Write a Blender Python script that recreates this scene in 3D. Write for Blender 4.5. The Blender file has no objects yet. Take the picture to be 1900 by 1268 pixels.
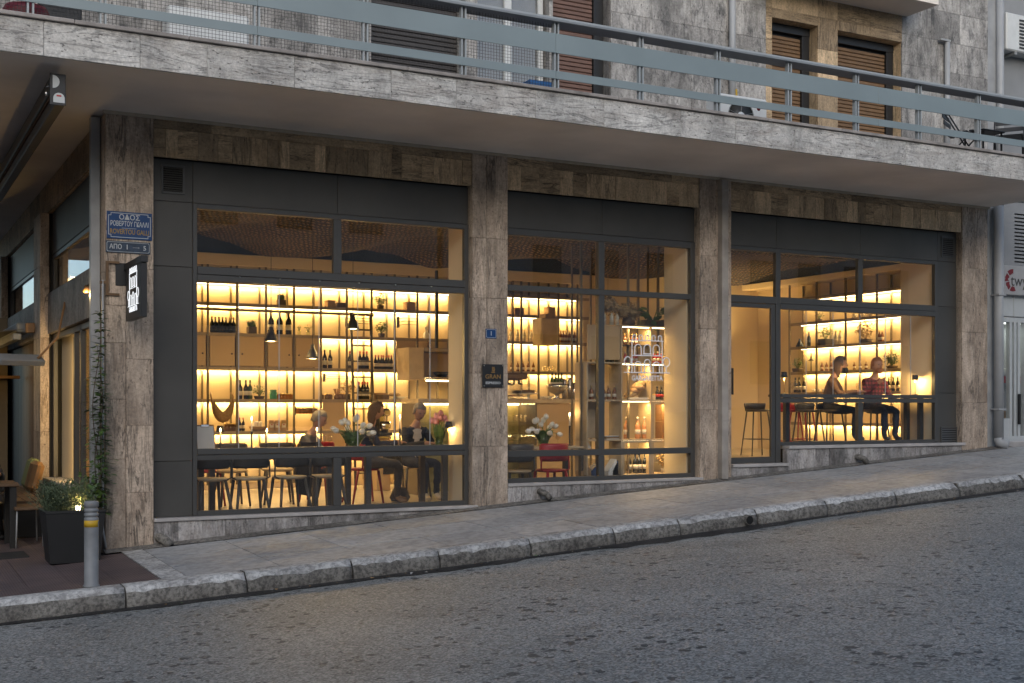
import bpy, bmesh, math, random
from mathutils import Vector, Matrix, Euler
random.seed(7)
scene = bpy.context.scene
col = scene.collection
# ---------------------------------------------------------------- camera
F, CX, HY = 2258.0, 950.0, 755.0
ANG = math.atan2(4250.0, 2258.0)
SA, CA = math.sin(ANG), math.cos(ANG)
CAM = (-(-4.31*SA + 12.9*CA), -(4.31*CA + 12.9*SA), 1.54)
cd = bpy.data.cameras.new('camera'); cam = bpy.data.objects.new('camera', cd); col.objects.link(cam)
cam.location = CAM
cam.rotation_euler = (math.pi/2, 0, -math.atan2(CA, SA))
cd.sensor_width = 36; cd.lens = F/1900*36; cd.shift_y = (HY-634)/1900; cd.clip_end = 600; cd.clip_start = .1
scene.camera = cam
# ---------------------------------------------------------------- world and sun: dusk, overcast
w = bpy.data.worlds.new('World'); scene.world = w; w.use_nodes = True
nt = w.node_tree
sky = nt.nodes.new('ShaderNodeTexSky'); sky.sky_type = 'NISHITA'; sky.sun_disc = False
sky.sun_elevation = math.radians(22); sky.sun_rotation = math.radians(200)
sky.dust_density = 1.6; sky.ozone_density = 2.4; sky.air_density = 1.0
bg = nt.nodes['Background']; bg.inputs['Strength'].default_value = 0.13
nt.links.new(sky.outputs[0], bg.inputs['Color'])
sd = bpy.data.lights.new('sun', 'SUN'); sd.energy = 0.7; sd.angle = math.radians(60); sd.color = (1, .975, .91)
so = bpy.data.objects.new('sun', sd); col.objects.link(so)
so.rotation_euler = (math.radians(50), 0, math.radians(-20))
scene.view_settings.view_transform = 'Standard'; scene.view_settings.look = 'None'
scene.view_settings.exposure = 0.5; scene.view_settings.gamma = 1
scene.render.engine = 'CYCLES'
scene.cycles.use_denoising = True
scene.cycles.max_bounces = 8; scene.cycles.transparent_max_bounces = 24
scene.cycles.diffuse_bounces = 4; scene.cycles.glossy_bounces = 3; scene.cycles.transmission_bounces = 6
scene.cycles.sample_clamp_indirect = 4.0
scene.cycles.caustics_reflective = False; scene.cycles.caustics_refractive = False

# ---------------------------------------------------------------- measuring: a pixel of the photograph onto a plane of the place
def ray(u, v):
    r = (u-CX)/F
    return (SA*r+CA, -CA*r+SA, -(v-HY)/F)
def aY(u, v, Y):
    d = ray(u, v); t = (Y-CAM[1])/d[1]; return Vector((CAM[0]+d[0]*t, Y, CAM[2]+d[2]*t))
def aX(u, v, X):
    d = ray(u, v); t = (X-CAM[0])/d[0]; return Vector((X, CAM[1]+d[1]*t, CAM[2]+d[2]*t))
def aZ(u, v, Z):
    d = ray(u, v); t = (Z-CAM[2])/d[2]; return Vector((CAM[0]+d[0]*t, CAM[1]+d[1]*t, Z))
def xY(u, Y): return aY(u, 700, Y).x
def zY(u, v, Y): return aY(u, v, Y).z
def yX(u, X): return aX(u, 700, X).y
SL = 0.0655
def gz(x, y):                       # pavement height: the street climbs to the right
    return SL*x - .02*max(0, -y)
# ---------------------------------------------------------------- mesh building
class MB:
    def __init__(s): s.v = []; s.f = []; s.m = []; s.cm = 0; s.sm = []; s.smooth = False
    def mat(s, i): s.cm = i; return s
    def face(s, idx):
        s.f.append(idx); s.m.append(s.cm); s.sm.append(s.smooth)
    def add(s, vs, fs):
        b = len(s.v); s.v += [tuple(p) for p in vs]
        for f in fs: s.face([b+i for i in f])
        return s
    def box(s, x0, x1, y0, y1, z0, z1):
        vs = [(x, y, z) for z in (z0, z1) for y in (y0, y1) for x in (x0, x1)]
        return s.add(vs, [(0,2,3,1),(4,5,7,6),(0,1,5,4),(2,6,7,3),(0,4,6,2),(1,3,7,5)])
    def cbox(s, x0, x1, y0, y1, z0, z1, c=.006, fn=None):
        X, Y, Z = (x0, x1), (y0, y1), (z0, z1); vs = []; ix = {}
        for i in (0,1):
            for j in (0,1):
                for k in (0,1):
                    sx, sy, sz = (c, -c)[i], (c, -c)[j], (c, -c)[k]
                    for a in range(3):
                        p = [X[i]+sx, Y[j]+sy, Z[k]+sz]; p[a] -= (sx, sy, sz)[a]
                        ix[(i,j,k,a)] = len(vs); vs.append(tuple(p))
        fs = []
        for a in range(3):
            b, d = [q for q in range(3) if q != a]
            for side in (0,1):
                q = []
                for (m, n) in ((0,0),(1,0),(1,1),(0,1)):
                    key = [0,0,0]; key[a] = side; key[b] = m; key[d] = n; q.append(ix[tuple(key)+(a,)])
                fs.append(q)
            for m in (0,1):
                for n in (0,1):
                    k0 = [0,0,0]; k1 = [0,0,0]; k0[a] = 0; k1[a] = 1; k0[b] = k1[b] = m; k0[d] = k1[d] = n
                    fs.append([ix[tuple(k0)+(b,)], ix[tuple(k1)+(b,)], ix[tuple(k1)+(d,)], ix[tuple(k0)+(d,)]])
        for i in (0,1):
            for j in (0,1):
                for k in (0,1): fs.append([ix[(i,j,k,a)] for a in range(3)])
        if fn: vs = [fn(*p) for p in vs]
        return s.add(vs, fs)
    def tube(s, pts, r, n=8, cap=True, r2=None):
        pts = [Vector(p) for p in pts]; rings = []; N = len(pts)
        up = None; sm = s.smooth; s.smooth = n > 5
        for i, p in enumerate(pts):
            t = (pts[min(i+1, N-1)] - pts[max(i-1, 0)])
            t = t.normalized() if t.length > 1e-9 else Vector((0,0,1))
            if up is None:
                up = Vector((0,0,1)) if abs(t.z) < .9 else Vector((1,0,0))
            a = (up - t*up.dot(t))
            a = a.normalized() if a.length > 1e-6 else t.orthogonal().normalized()
            b = t.cross(a); up = a
            rr = r[i] if isinstance(r, (list, tuple)) else r
            rings.append([p + (a*math.cos(2*math.pi*k/n)+b*math.sin(2*math.pi*k/n))*rr for k in range(n)])
        base = len(s.v)
        for R in rings: s.v += [tuple(q) for q in R]
        for i in range(N-1):
            for k in range(n):
                k2 = (k+1) % n
                s.face([base+i*n+k, base+i*n+k2, base+(i+1)*n+k2, base+(i+1)*n+k])
        s.smooth = False
        if cap:
            s.face([base+k for k in reversed(range(n))]); s.face([base+(N-1)*n+k for k in range(n)])
        s.smooth = sm
        return s
    def lathe(s, prof, c=(0,0,0), n=16, sx=1, sy=1):
        base = len(s.v); sm = s.smooth; s.smooth = True
        for (r, z) in prof:
            s.v += [(c[0]+sx*r*math.cos(2*math.pi*k/n), c[1]+sy*r*math.sin(2*math.pi*k/n), c[2]+z) for k in range(n)]
        for i in range(len(prof)-1):
            for k in range(n):
                k2 = (k+1) % n
                s.face([base+i*n+k, base+i*n+k2, base+(i+1)*n+k2, base+(i+1)*n+k])
        s.smooth = False
        if prof[0][0] > 1e-4: s.face([base+k for k in reversed(range(n))])
        if prof[-1][0] > 1e-4: s.face([base+(len(prof)-1)*n+k for k in range(n)])
        s.smooth = sm
        return s
    def prism(s, poly, a, b, axis='y'):       # extrude a 2-D outline between a and b along an axis
        n = len(poly)
        def P(q, h):
            if axis == 'y': return (q[0], h, q[1])
            if axis == 'x': return (h, q[0], q[1])
            return (q[0], q[1], h)
        vs = [P(q, a) for q in poly] + [P(q, b) for q in poly]
        fs = [list(range(n)), list(reversed(range(n, 2*n)))] + [(i, n+i, n+(i+1) % n, (i+1) % n) for i in range(n)]
        return s.add(vs, fs)
    def quad(s, a, b, c, d): return s.add([a, b, c, d], [(0,1,2,3)])
    def build(s, name, mats, parent=None, loc=None, rot=None):
        me = bpy.data.meshes.new(name); me.from_pydata(s.v, [], s.f)
        if not isinstance(mats, (list, tuple)): mats = [mats]
        for m in mats: me.materials.append(M[m] if isinstance(m, str) else m)
        if any(s.m): me.polygons.foreach_set('material_index', s.m)
        if any(s.sm): me.polygons.foreach_set('use_smooth', s.sm)
        bm = bmesh.new(); bm.from_mesh(me); bmesh.ops.recalc_face_normals(bm, faces=bm.faces); bm.to_mesh(me); bm.free()
        me.update()
        o = bpy.data.objects.new(name, me); col.objects.link(o)
        if parent is not None: o.parent = parent
        if loc is not None: o.location = loc
        if rot is not None: o.rotation_euler = rot
        return o
def tag(o, label=None, cat=None, group=None, kind=None):
    if label: o['label'] = label
    if cat: o['category'] = cat
    if group: o['group'] = group
    if kind: o['kind'] = kind
    return o
def thing(name, label, cat, loc=(0,0,0), rz=0, group=None):
    o = bpy.data.objects.new(name, None); col.objects.link(o); o.location = loc; o.rotation_euler = (0,0,rz)
    o.empty_display_size = .1
    return tag(o, label, cat, group)
def structure(o): o['kind'] = 'structure'; return o
def stuff(o): o['kind'] = 'stuff'; return o
def dup(o, parent=None, loc=None, rz=None, label=None, group=None, scale=None):
    c = o.copy(); col.objects.link(c); c.parent = parent
    if loc is not None: c.location = loc
    if rz is not None: c.rotation_euler = (o.rotation_euler[0], o.rotation_euler[1], rz)
    if scale is not None: c.scale = scale if isinstance(scale, (tuple, list)) else (scale,)*3
    if label: c['label'] = label
    if group: c['group'] = group
    for ch in [q for q in KIDS.get(o.name, [])] if o.name in KIDS else list(o.children): dup(ch, c)
    return c
KIDS = {}
ORD = ('first', 'second', 'third', 'fourth', 'fifth', 'sixth', 'seventh', 'eighth', 'ninth')
def nth(lab, i, n): return lab if n < 2 else lab+', '+('leftmost' if i == 0 else 'rightmost' if i == n-1 else ('middle one' if n == 3 else ORD[i]+' from left'))
def text(txt, size, mat, parent, m, name='lettering', depth=.001, align='CENTER', bold=0.0):
    cu = bpy.data.curves.new(name, 'FONT'); cu.body = txt; cu.size = size; cu.extrude = depth
    cu.align_x = align; cu.align_y = 'CENTER'; cu.offset = bold; cu.resolution_u = 3
    to = bpy.data.objects.new(name, cu); col.objects.link(to)
    dg = bpy.context.evaluated_depsgraph_get(); dg.update()
    me = bpy.data.meshes.new_from_object(to.evaluated_get(dg)); bpy.data.objects.remove(to); bpy.data.curves.remove(cu)
    me.materials.clear(); me.materials.append(M[mat])
    o = bpy.data.objects.new(name, me); col.objects.link(o); o.parent = parent; o.matrix_local = m
    return o
def wall_text_m(x, y, z): return Matrix.Translation((x, y, z)) @ Matrix.Rotation(math.pi/2, 4, 'X')      # faces -Y
def side_text_m(x, y, z): return Matrix.Translation((x, y, z)) @ Matrix.Rotation(-math.pi/2, 4, 'Z') @ Matrix.Rotation(math.pi/2, 4, 'X')  # faces -X
# ---------------------------------------------------------------- materials
M = {}
def newmat(name):
    m = bpy.data.materials.new(name); m.use_nodes = True; M[name] = m
    n = m.node_tree.nodes; l = m.node_tree.links
    return m, n, l, n['Principled BSDF']
def N(n, t, **k):
    x = n.new(t)
    for a, b in k.items():
        if a in x.inputs.keys(): x.inputs[a].default_value = b
        else: setattr(x, a, b)
    return x
def ramp(n, stops):
    r = n.new('ShaderNodeValToRGB'); e = r.color_ramp.elements
    while len(e) < len(stops): e.new(.5)
    for q, (p, c) in zip(e, stops):
        q.position = p; q.color = (c, c, c, 1) if isinstance(c, (int, float)) else (*c, 1)
    return r
def mix(n, l, bt, fac, a, b):
    x = n.new('ShaderNodeMix'); x.data_type = 'RGBA'; x.blend_type = bt
    for s, v in ((x.inputs[0], fac), (x.inputs[6], a), (x.inputs[7], b)):
        if hasattr(v, 'is_linked'): l.new(v, s)
        elif isinstance(v, (int, float)):
            s.default_value = v if s.type == 'VALUE' else (v, v, v, 1)
        else: s.default_value = (*v, 1)
    return x.outputs[2]
def coords(n, l, scale=(1,1,1), rnd=7.0, rot=(0,0,0)):
    tc = n.new('ShaderNodeTexCoord'); oi = n.new('ShaderNodeObjectInfo')
    mu = n.new('ShaderNodeVectorMath'); mu.operation = 'MULTIPLY_ADD'
    cm = n.new('ShaderNodeCombineXYZ')
    for i, k in enumerate((1.0, 3.1, 5.7)):
        m_ = n.new('ShaderNodeMath'); m_.operation = 'MULTIPLY'; m_.inputs[1].default_value = rnd*k
        l.new(oi.outputs['Random'], m_.inputs[0]); l.new(m_.outputs[0], cm.inputs[i])
    l.new(tc.outputs['Object'], mu.inputs[0]); mu.inputs[1].default_value = (1,1,1); l.new(cm.outputs[0], mu.inputs[2])
    mp = n.new('ShaderNodeMapping'); mp.inputs['Scale'].default_value = scale; mp.inputs['Rotation'].default_value = rot
    l.new(mu.outputs[0], mp.inputs[0])
    return mp.outputs[0], oi.outputs['Random']
def basic(name, c, rough=.6, metal=0, var=.12, scale=9, bump=0, bscale=60, emit=None, es=0, spec=None, coat=0):
    m, n, l, p = newmat(name)
    p.inputs['Roughness'].default_value = rough; p.inputs['Metallic'].default_value = metal
    if spec is not None: p.inputs['Specular IOR Level'].default_value = spec
    if coat: p.inputs['Coat Weight'].default_value = coat
    co, rn = coords(n, l)
    if var:
        nz = N(n, 'ShaderNodeTexNoise', Scale=scale, Detail=4.0); l.new(co, nz.inputs['Vector'])
        r = ramp(n, [(.25, 1-var), (.75, 1+var*.6)]); l.new(nz.outputs['Fac'], r.inputs[0])
        o = mix(n, l, 'MULTIPLY', 1.0, c, r.outputs[0]); l.new(o, p.inputs['Base Color'])
    else: p.inputs['Base Color'].default_value = (*c, 1)
    if bump:
        nb = N(n, 'ShaderNodeTexNoise', Scale=bscale, Detail=3.0); l.new(co, nb.inputs['Vector'])
        b = N(n, 'ShaderNodeBump', Strength=bump, Distance=.01); l.new(nb.outputs['Fac'], b.inputs['Height']); l.new(b.outputs[0], p.inputs['Normal'])
    if emit: p.inputs['Emission Color'].default_value = (*emit, 1); p.inputs['Emission Strength'].default_value = es
    return m
def travertine(name, base, dark, axis='z', veins=.6, tilevar=.35, pits=.5, dirt=.4, rough=.6, mould=0.0):
    m, n, l, p = newmat(name)
    co, rn = coords(n, l, {'z': (3.2, 3.2, .9), 'x': (.9, 3.2, 3.2)}[axis])
    v1 = N(n, 'ShaderNodeTexNoise', Scale=1.5, Detail=6.0, Roughness=.6, Distortion=1.4); l.new(co, v1.inputs['Vector'])
    r1 = ramp(n, [(.30, 0.0), (.50, .62), (.66, 1.0)]); l.new(v1.outputs['Fac'], r1.inputs[0])
    c1 = mix(n, l, 'MIX', r1.outputs[0], dark, base)
    # wavy vein lines: level sets of a stretched noise
    cv, _ = coords(n, l, {'z': (7, 7, .8), 'x': (.8, 7, 7)}[axis], 11.0)
    v2 = N(n, 'ShaderNodeTexNoise', Scale=1.2, Detail=5.0, Roughness=.62, Distortion=.8); l.new(cv, v2.inputs['Vector'])
    r2 = ramp(n, [(.40, 1.0), (.445, 1-veins), (.47, 1.0), (.535, 1.0), (.56, 1-veins*.7), (.60, 1.05)]); l.new(v2.outputs['Fac'], r2.inputs[0])
    gate = N(n, 'ShaderNodeTexNoise', Scale=1.1, Detail=2.0); l.new(co, gate.inputs['Vector']); rg = ramp(n, [(.36, .05), (.58, 1.0)]); l.new(gate.outputs['Fac'], rg.inputs[0])
    c2 = mix(n, l, 'MULTIPLY', rg.outputs[0], c1, r2.outputs[0])
    # fine mottling
    cf, _ = coords(n, l, (1, 1, 1))
    vf = N(n, 'ShaderNodeTexNoise', Scale=38.0, Detail=5.0, Roughness=.7); l.new(cf, vf.inputs['Vector'])
    rf = ramp(n, [(.32, .72), (.62, 1.14)]); l.new(vf.outputs['Fac'], rf.inputs[0])
    c2 = mix(n, l, 'MULTIPLY', 1.0, c2, rf.outputs[0])
    # pits
    cp, _ = coords(n, l, {'z': (20, 20, 11), 'x': (9, 22, 22)}[axis])
    v3 = N(n, 'ShaderNodeTexNoise', Scale=1.7, Detail=3.0, Roughness=.62); l.new(cp, v3.inputs['Vector'])
    r3 = ramp(n, [(.62, 0.0), (.69, pits)]); l.new(v3.outputs['Fac'], r3.inputs[0])
    c3 = mix(n, l, 'MIX', r3.outputs[0], c2, [q*.25 for q in dark])
    # broad weathering in world scale
    cw, _ = coords(n, l, (.9, .9, .55), rnd=.0)
    v4 = N(n, 'ShaderNodeTexNoise', Scale=1.9, Detail=7.0, Roughness=.65); l.new(cw, v4.inputs['Vector'])
    r4 = ramp(n, [(.36, 1-dirt), (.52, 1.0), (.72, 1+dirt*.5)]); l.new(v4.outputs['Fac'], r4.inputs[0])
    c4 = mix(n, l, 'MULTIPLY', 1.0, c3, r4.outputs[0])
    if mould:
        v5 = N(n, 'ShaderNodeTexNoise', Scale=5.0, Detail=8.0, Roughness=.75); l.new(cw, v5.inputs['Vector'])
        r5 = ramp(n, [(.52, 0.0), (.62, mould)]); l.new(v5.outputs['Fac'], r5.inputs[0])
        c4 = mix(n, l, 'MIX', r5.outputs[0], c4, (.035, .036, .036))
    mr = N(n, 'ShaderNodeMapRange'); mr.inputs[3].default_value = 1-tilevar; mr.inputs[4].default_value = 1+tilevar*.45
    l.new(rn, mr.inputs[0])
    c5 = mix(n, l, 'MULTIPLY', 1.0, c4, mr.outputs[0]); l.new(c5, p.inputs['Base Color'])
    p.inputs['Roughness'].default_value = rough
    iv = N(n, 'ShaderNodeMath', operation='SUBTRACT'); l.new(r2.outputs[0], iv.inputs[0]); l.new(r3.outputs[0], iv.inputs[1])
    b = N(n, 'ShaderNodeBump', Strength=.5, Distance=.01); l.new(iv.outputs[0], b.inputs['Height']); l.new(b.outputs[0], p.inputs['Normal'])
    return m
travertine('stone_column', (.62, .495, .385), (.36, .27, .20), 'z', .72, .18, .7, .36)
travertine('stone_lintel', (.72, .53, .33), (.48, .34, .20), 'z', .6, .4, .55, .2)
travertine('stone_lintel_flat', (.60, .44, .27), (.36, .25, .145), 'x', .75, .4, .6, .2)
travertine('stone_fascia', (.61, .59, .555), (.40, .365, .33), 'x', .55, .10, .95, .3, mould=.28)
travertine('stone_plinth', (.46, .43, .41), (.25, .22, .20), 'z', .5, .3, .7, .55, mould=.5)
travertine('stone_upper', (.50, .475, .445), (.29, .27, .25), 'z', .5, .3, .8, .5, mould=.6)
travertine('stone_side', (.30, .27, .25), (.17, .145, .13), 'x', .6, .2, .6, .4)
basic('coping', (.30, .27, .25), .8, var=.4, scale=5, bump=.4, bscale=40)
basic('soffit', (.78, .71, .64), .85, var=.22, scale=.8, bump=.12, bscale=6)  # warm raised tone stands in for street-lamp glow on the underside
basic('trim_cream', (.42, .36, .28), .7, var=.15)
basic('anthracite', (.066, .062, .056), .5, var=.28, scale=1.3, bump=.03, bscale=200)
basic('frame_metal', (.064, .062, .059), .42, metal=.0, var=.08, scale=4)
basic('dark_gap', (.008, .008, .008), .9, var=0)
basic('sill_marble', (.44, .41, .39), .5, var=.25, scale=4, bump=.1)
basic('rail_paint', (.215, .26, .27), .38, var=.10, scale=1.5)
basic('rail_under', (.22, .235, .25), .5, var=.15, scale=3)
basic('rail_pale', (.34, .365, .375), .4, var=.08)
basic('pipe_grey', (.33, .335, .34), .5, var=.22, scale=5, bump=.06)
basic('pipe_stone', (.36, .32, .28), .6, var=.3, scale=5, bump=.1)
basic('board_grey', (.34, .335, .33), .5, var=.1)
basic('pipe_white', (.36, .365, .37), .45, var=.12, scale=4)
basic('shutter_dark', (.055, .048, .045), .5, var=.2)
basic('shutter_brown', (.17, .095, .07), .5, var=.22, scale=4)
basic('shutter_ochre', (.20, .115, .055), .5, var=.22, scale=4)
basic('black', (.018, .018, .019), .45, var=.1)
basic('black_metal', (.022, .021, .02), .4, var=.1)
basic('planter_black', (.016, .016, .016), .5, var=.2, scale=5)
basic('graphite', (.035, .033, .03), .45, var=.15)
basic('white_plastic', (.62, .63, .62), .4, var=.08)
basic('grey_plastic', (.24, .25, .25), .5, var=.1)
basic('blue_plastic', (.03, .12, .30), .4, var=.1)
basic('yellow_hose', (.45, .30, .03), .5)
basic('sign_blue', (.012, .055, .17), .3, var=.15, scale=14)
basic('sign_white', (.52, .54, .54), .45, var=.1)
basic('sign_ochre', (.38, .23, .04), .5, var=.1)
basic('sign_slate', (.03, .05, .085), .4, var=.5, scale=22)
basic('gold', (.42, .24, .08), .35, metal=.5)
basic('wall_cream', (.70, .575, .385), .75, var=.05, scale=1.2, bump=.03)
basic('back_panel', (.60, .49, .31), .8, var=.05, scale=2)
basic('door_beige', (.48, .33, .17), .55, var=.08, scale=3)
basic('shelf_board', (.30, .23, .15), .5, var=.15, scale=10)
basic('upright', (.13, .10, .06), .5, metal=.0, var=.1)
basic('wood_pale', (.52, .40, .25), .55, var=.2, scale=6)
basic('wood_warm', (.30, .17, .08), .55, var=.25, scale=8)
basic('wood_dark', (.11, .065, .035), .5, var=.3, scale=9)
basic('floor_tile', (.52, .44, .33), .28, var=.22, scale=1.5)
basic('ceiling_dark', (.03, .027, .024), .9, var=.1)
basic('chair_dark', (.07, .06, .05), .42, var=.1)
basic('chair_red', (.32, .018, .02), .4, var=.1)
basic('table_top', (.36, .29, .21), .45, var=.15, scale=8)
basic('chrome', (.75, .72, .66), .16, metal=1.0, var=.05)
basic('brass', (.6, .42, .18), .28, metal=1.0, var=.1)
basic('candle_wax', (.8, .74, .6), .5, var=.05)
basic('paper', (.74, .72, .66), .7, var=.06)
basic('kraft', (.38, .24, .12), .75, var=.15)
basic('wicker', (.30, .19, .09), .8, var=.4, scale=60, bump=.6, bscale=120)
basic('bottle_dark', (.010, .012, .008), .12, var=.1, coat=.5)
basic('bottle_green', (.035, .075, .02), .12, var=.1, coat=.5)
basic('bottle_rose', (.55, .26, .12), .12, var=.1, coat=.5)
basic('bottle_amber', (.20, .07, .015), .12, var=.1, coat=.5)
basic('bottle_clear', (.55, .52, .42), .1, var=.05, coat=.5)
basic('label_cream', (.66, .60, .48), .7, var=.08)
basic('label_red', (.40, .03, .03), .5, var=.1)
basic('cap_red', (.45, .03, .02), .4, var=.05)
basic('cap_black', (.02, .02, .02), .4, var=.05)
basic('jar_amber', (.34, .13, .03), .2, var=.3, scale=20, coat=.4)
basic('jar_brown', (.16, .085, .035), .25, var=.3, scale=20, coat=.4)
basic('glass_green', (.06, .28, .16), .1, var=.1, coat=.6)
basic('ceramic_blue', (.05, .08, .16), .25, var=.15)
basic('ceramic_white', (.70, .67, .60), .3, var=.05)
basic('pot_dark', (.09, .065, .045), .7, var=.25)
basic('leaf', (.075, .135, .03), .55, var=.45, scale=14)
basic('leaf_dark', (.035, .075, .022), .5, var=.4, scale=14)
basic('leaf_grey', (.11, .15, .085), .65, var=.4, scale=14)
basic('stem', (.10, .17, .05), .5, var=.2)
basic('bark', (.12, .08, .05), .8, var=.3)
basic('tulip_white', (.78, .76, .68), .5, var=.08)
basic('tulip_pink', (.68, .30, .30), .5, var=.3, scale=30)
basic('dried', (.36, .25, .12), .8, var=.4, scale=30)
basic('skin', (.34, .185, .12), .55, var=.08)
basic('hair_grey', (.22, .19, .155), .7, var=.4, scale=60, bump=.5, bscale=140)
basic('hair_brown', (.10, .055, .03), .7, var=.4, scale=60, bump=.5, bscale=140)
basic('hair_ginger', (.28, .11, .035), .7, var=.4, scale=60, bump=.5, bscale=140)
basic('cloth_black', (.020, .019, .021), .85, var=.3, scale=14, bump=.3, bscale=30)
basic('cloth_navy', (.022, .026, .045), .85, var=.3, scale=14, bump=.3, bscale=30)
basic('cloth_cream', (.56, .48, .38), .85, var=.15, scale=10, bump=.3, bscale=30)
basic('cloth_brown', (.10, .05, .022), .85, var=.3, scale=10, bump=.3, bscale=30)
basic('cloth_grey', (.11, .10, .09), .85, var=.3, scale=10, bump=.3, bscale=30)
basic('cloth_red', (.28, .02, .025), .85, var=.3, scale=10, bump=.3, bscale=30)
basic('cloth_green', (.13, .15, .06), .85, var=.2, scale=10)
basic('shoe', (.6, .56, .5), .6)
basic('bollard_grey', (.22, .225, .23), .5, var=.22, scale=7, bump=.05)
basic('bollard_yellow', (.60, .36, .02), .45, var=.2, scale=20)
basic('rubber', (.02, .02, .02), .8)
basic('soil', (.03, .02, .014), .95, var=.4)
basic('neighbour_wall', (.25, .255, .26), .7, var=.15, scale=2)
basic('globe_red', (.16, .008, .012), .5, var=.1)
basic('steel_white', (.45, .465, .465), .4, var=.06)
basic('ladder_metal', (.11, .085, .06), .4, metal=.4)
basic('fridge_inside', (.40, .33, .12), .5, var=.2)
basic('copper_dark', (.14, .075, .03), .5, var=.3)
basic('decal_white', (.85, .84, .86), .6, var=0)
def emission(name, c, s):
    m, n, l, p = newmat(name); p.inputs['Base Color'].default_value = (.8,.8,.8,1)
    p.inputs['Emission Color'].default_value = (*c, 1); p.inputs['Emission Strength'].default_value = s
LED = (1.0, .655, .245)
emission('led', (1.0, .78, .42), 9)
emission('flame', (1.0, .72, .30), 40)
emission('bulb', (1.0, .80, .50), 12)
emission('logo_glow', (.92, .96, 1.0), .7)
emission('tube_white', (.95, 1.0, .97), 1.4)
emission('shade_glow', (1.0, .72, .36), 1.2)
# thin clear glass: lets the light through, mirrors a little at grazing angles
def glassmat(name, tint, ior=1.45, rough=.0, amount=1.0):
    m, n, l, p = newmat(name); n.remove(p)
    out = n['Material Output']
    t = N(n, 'ShaderNodeBsdfTransparent', Color=(*tint, 1)); g = N(n, 'ShaderNodeBsdfGlossy', Roughness=rough)
    g.inputs['Color'].default_value = (1, 1, 1, 1)
    lw = N(n, 'ShaderNodeLayerWeight'); pw = N(n, 'ShaderNodeMath', operation='POWER'); pw.inputs[1].default_value = 5.0; l.new(lw.outputs['Facing'], pw.inputs[0])
    mu = N(n, 'ShaderNodeMath', operation='MULTIPLY_ADD'); mu.inputs[1].default_value = .9*amount; mu.inputs[2].default_value = .04*amount; mu.use_clamp = True
    l.new(pw.outputs[0], mu.inputs[0])
    mx = n.new('ShaderNodeMixShader'); l.new(mu.outputs[0], mx.inputs[0]); l.new(t.outputs[0], mx.inputs[1]); l.new(g.outputs[0], mx.inputs[2])
    l.new(mx.outputs[0], out.inputs['Surface'])
glassmat('window_glass', (.985, .985, .98), 1.45, 0.0, 1.0)
glassmat('clear_glass', (.95, .93, .88), 1.45, .02, .9)
glassmat('vase_glass', (.86, .90, .80), 1.45, .02, .9)
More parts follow.
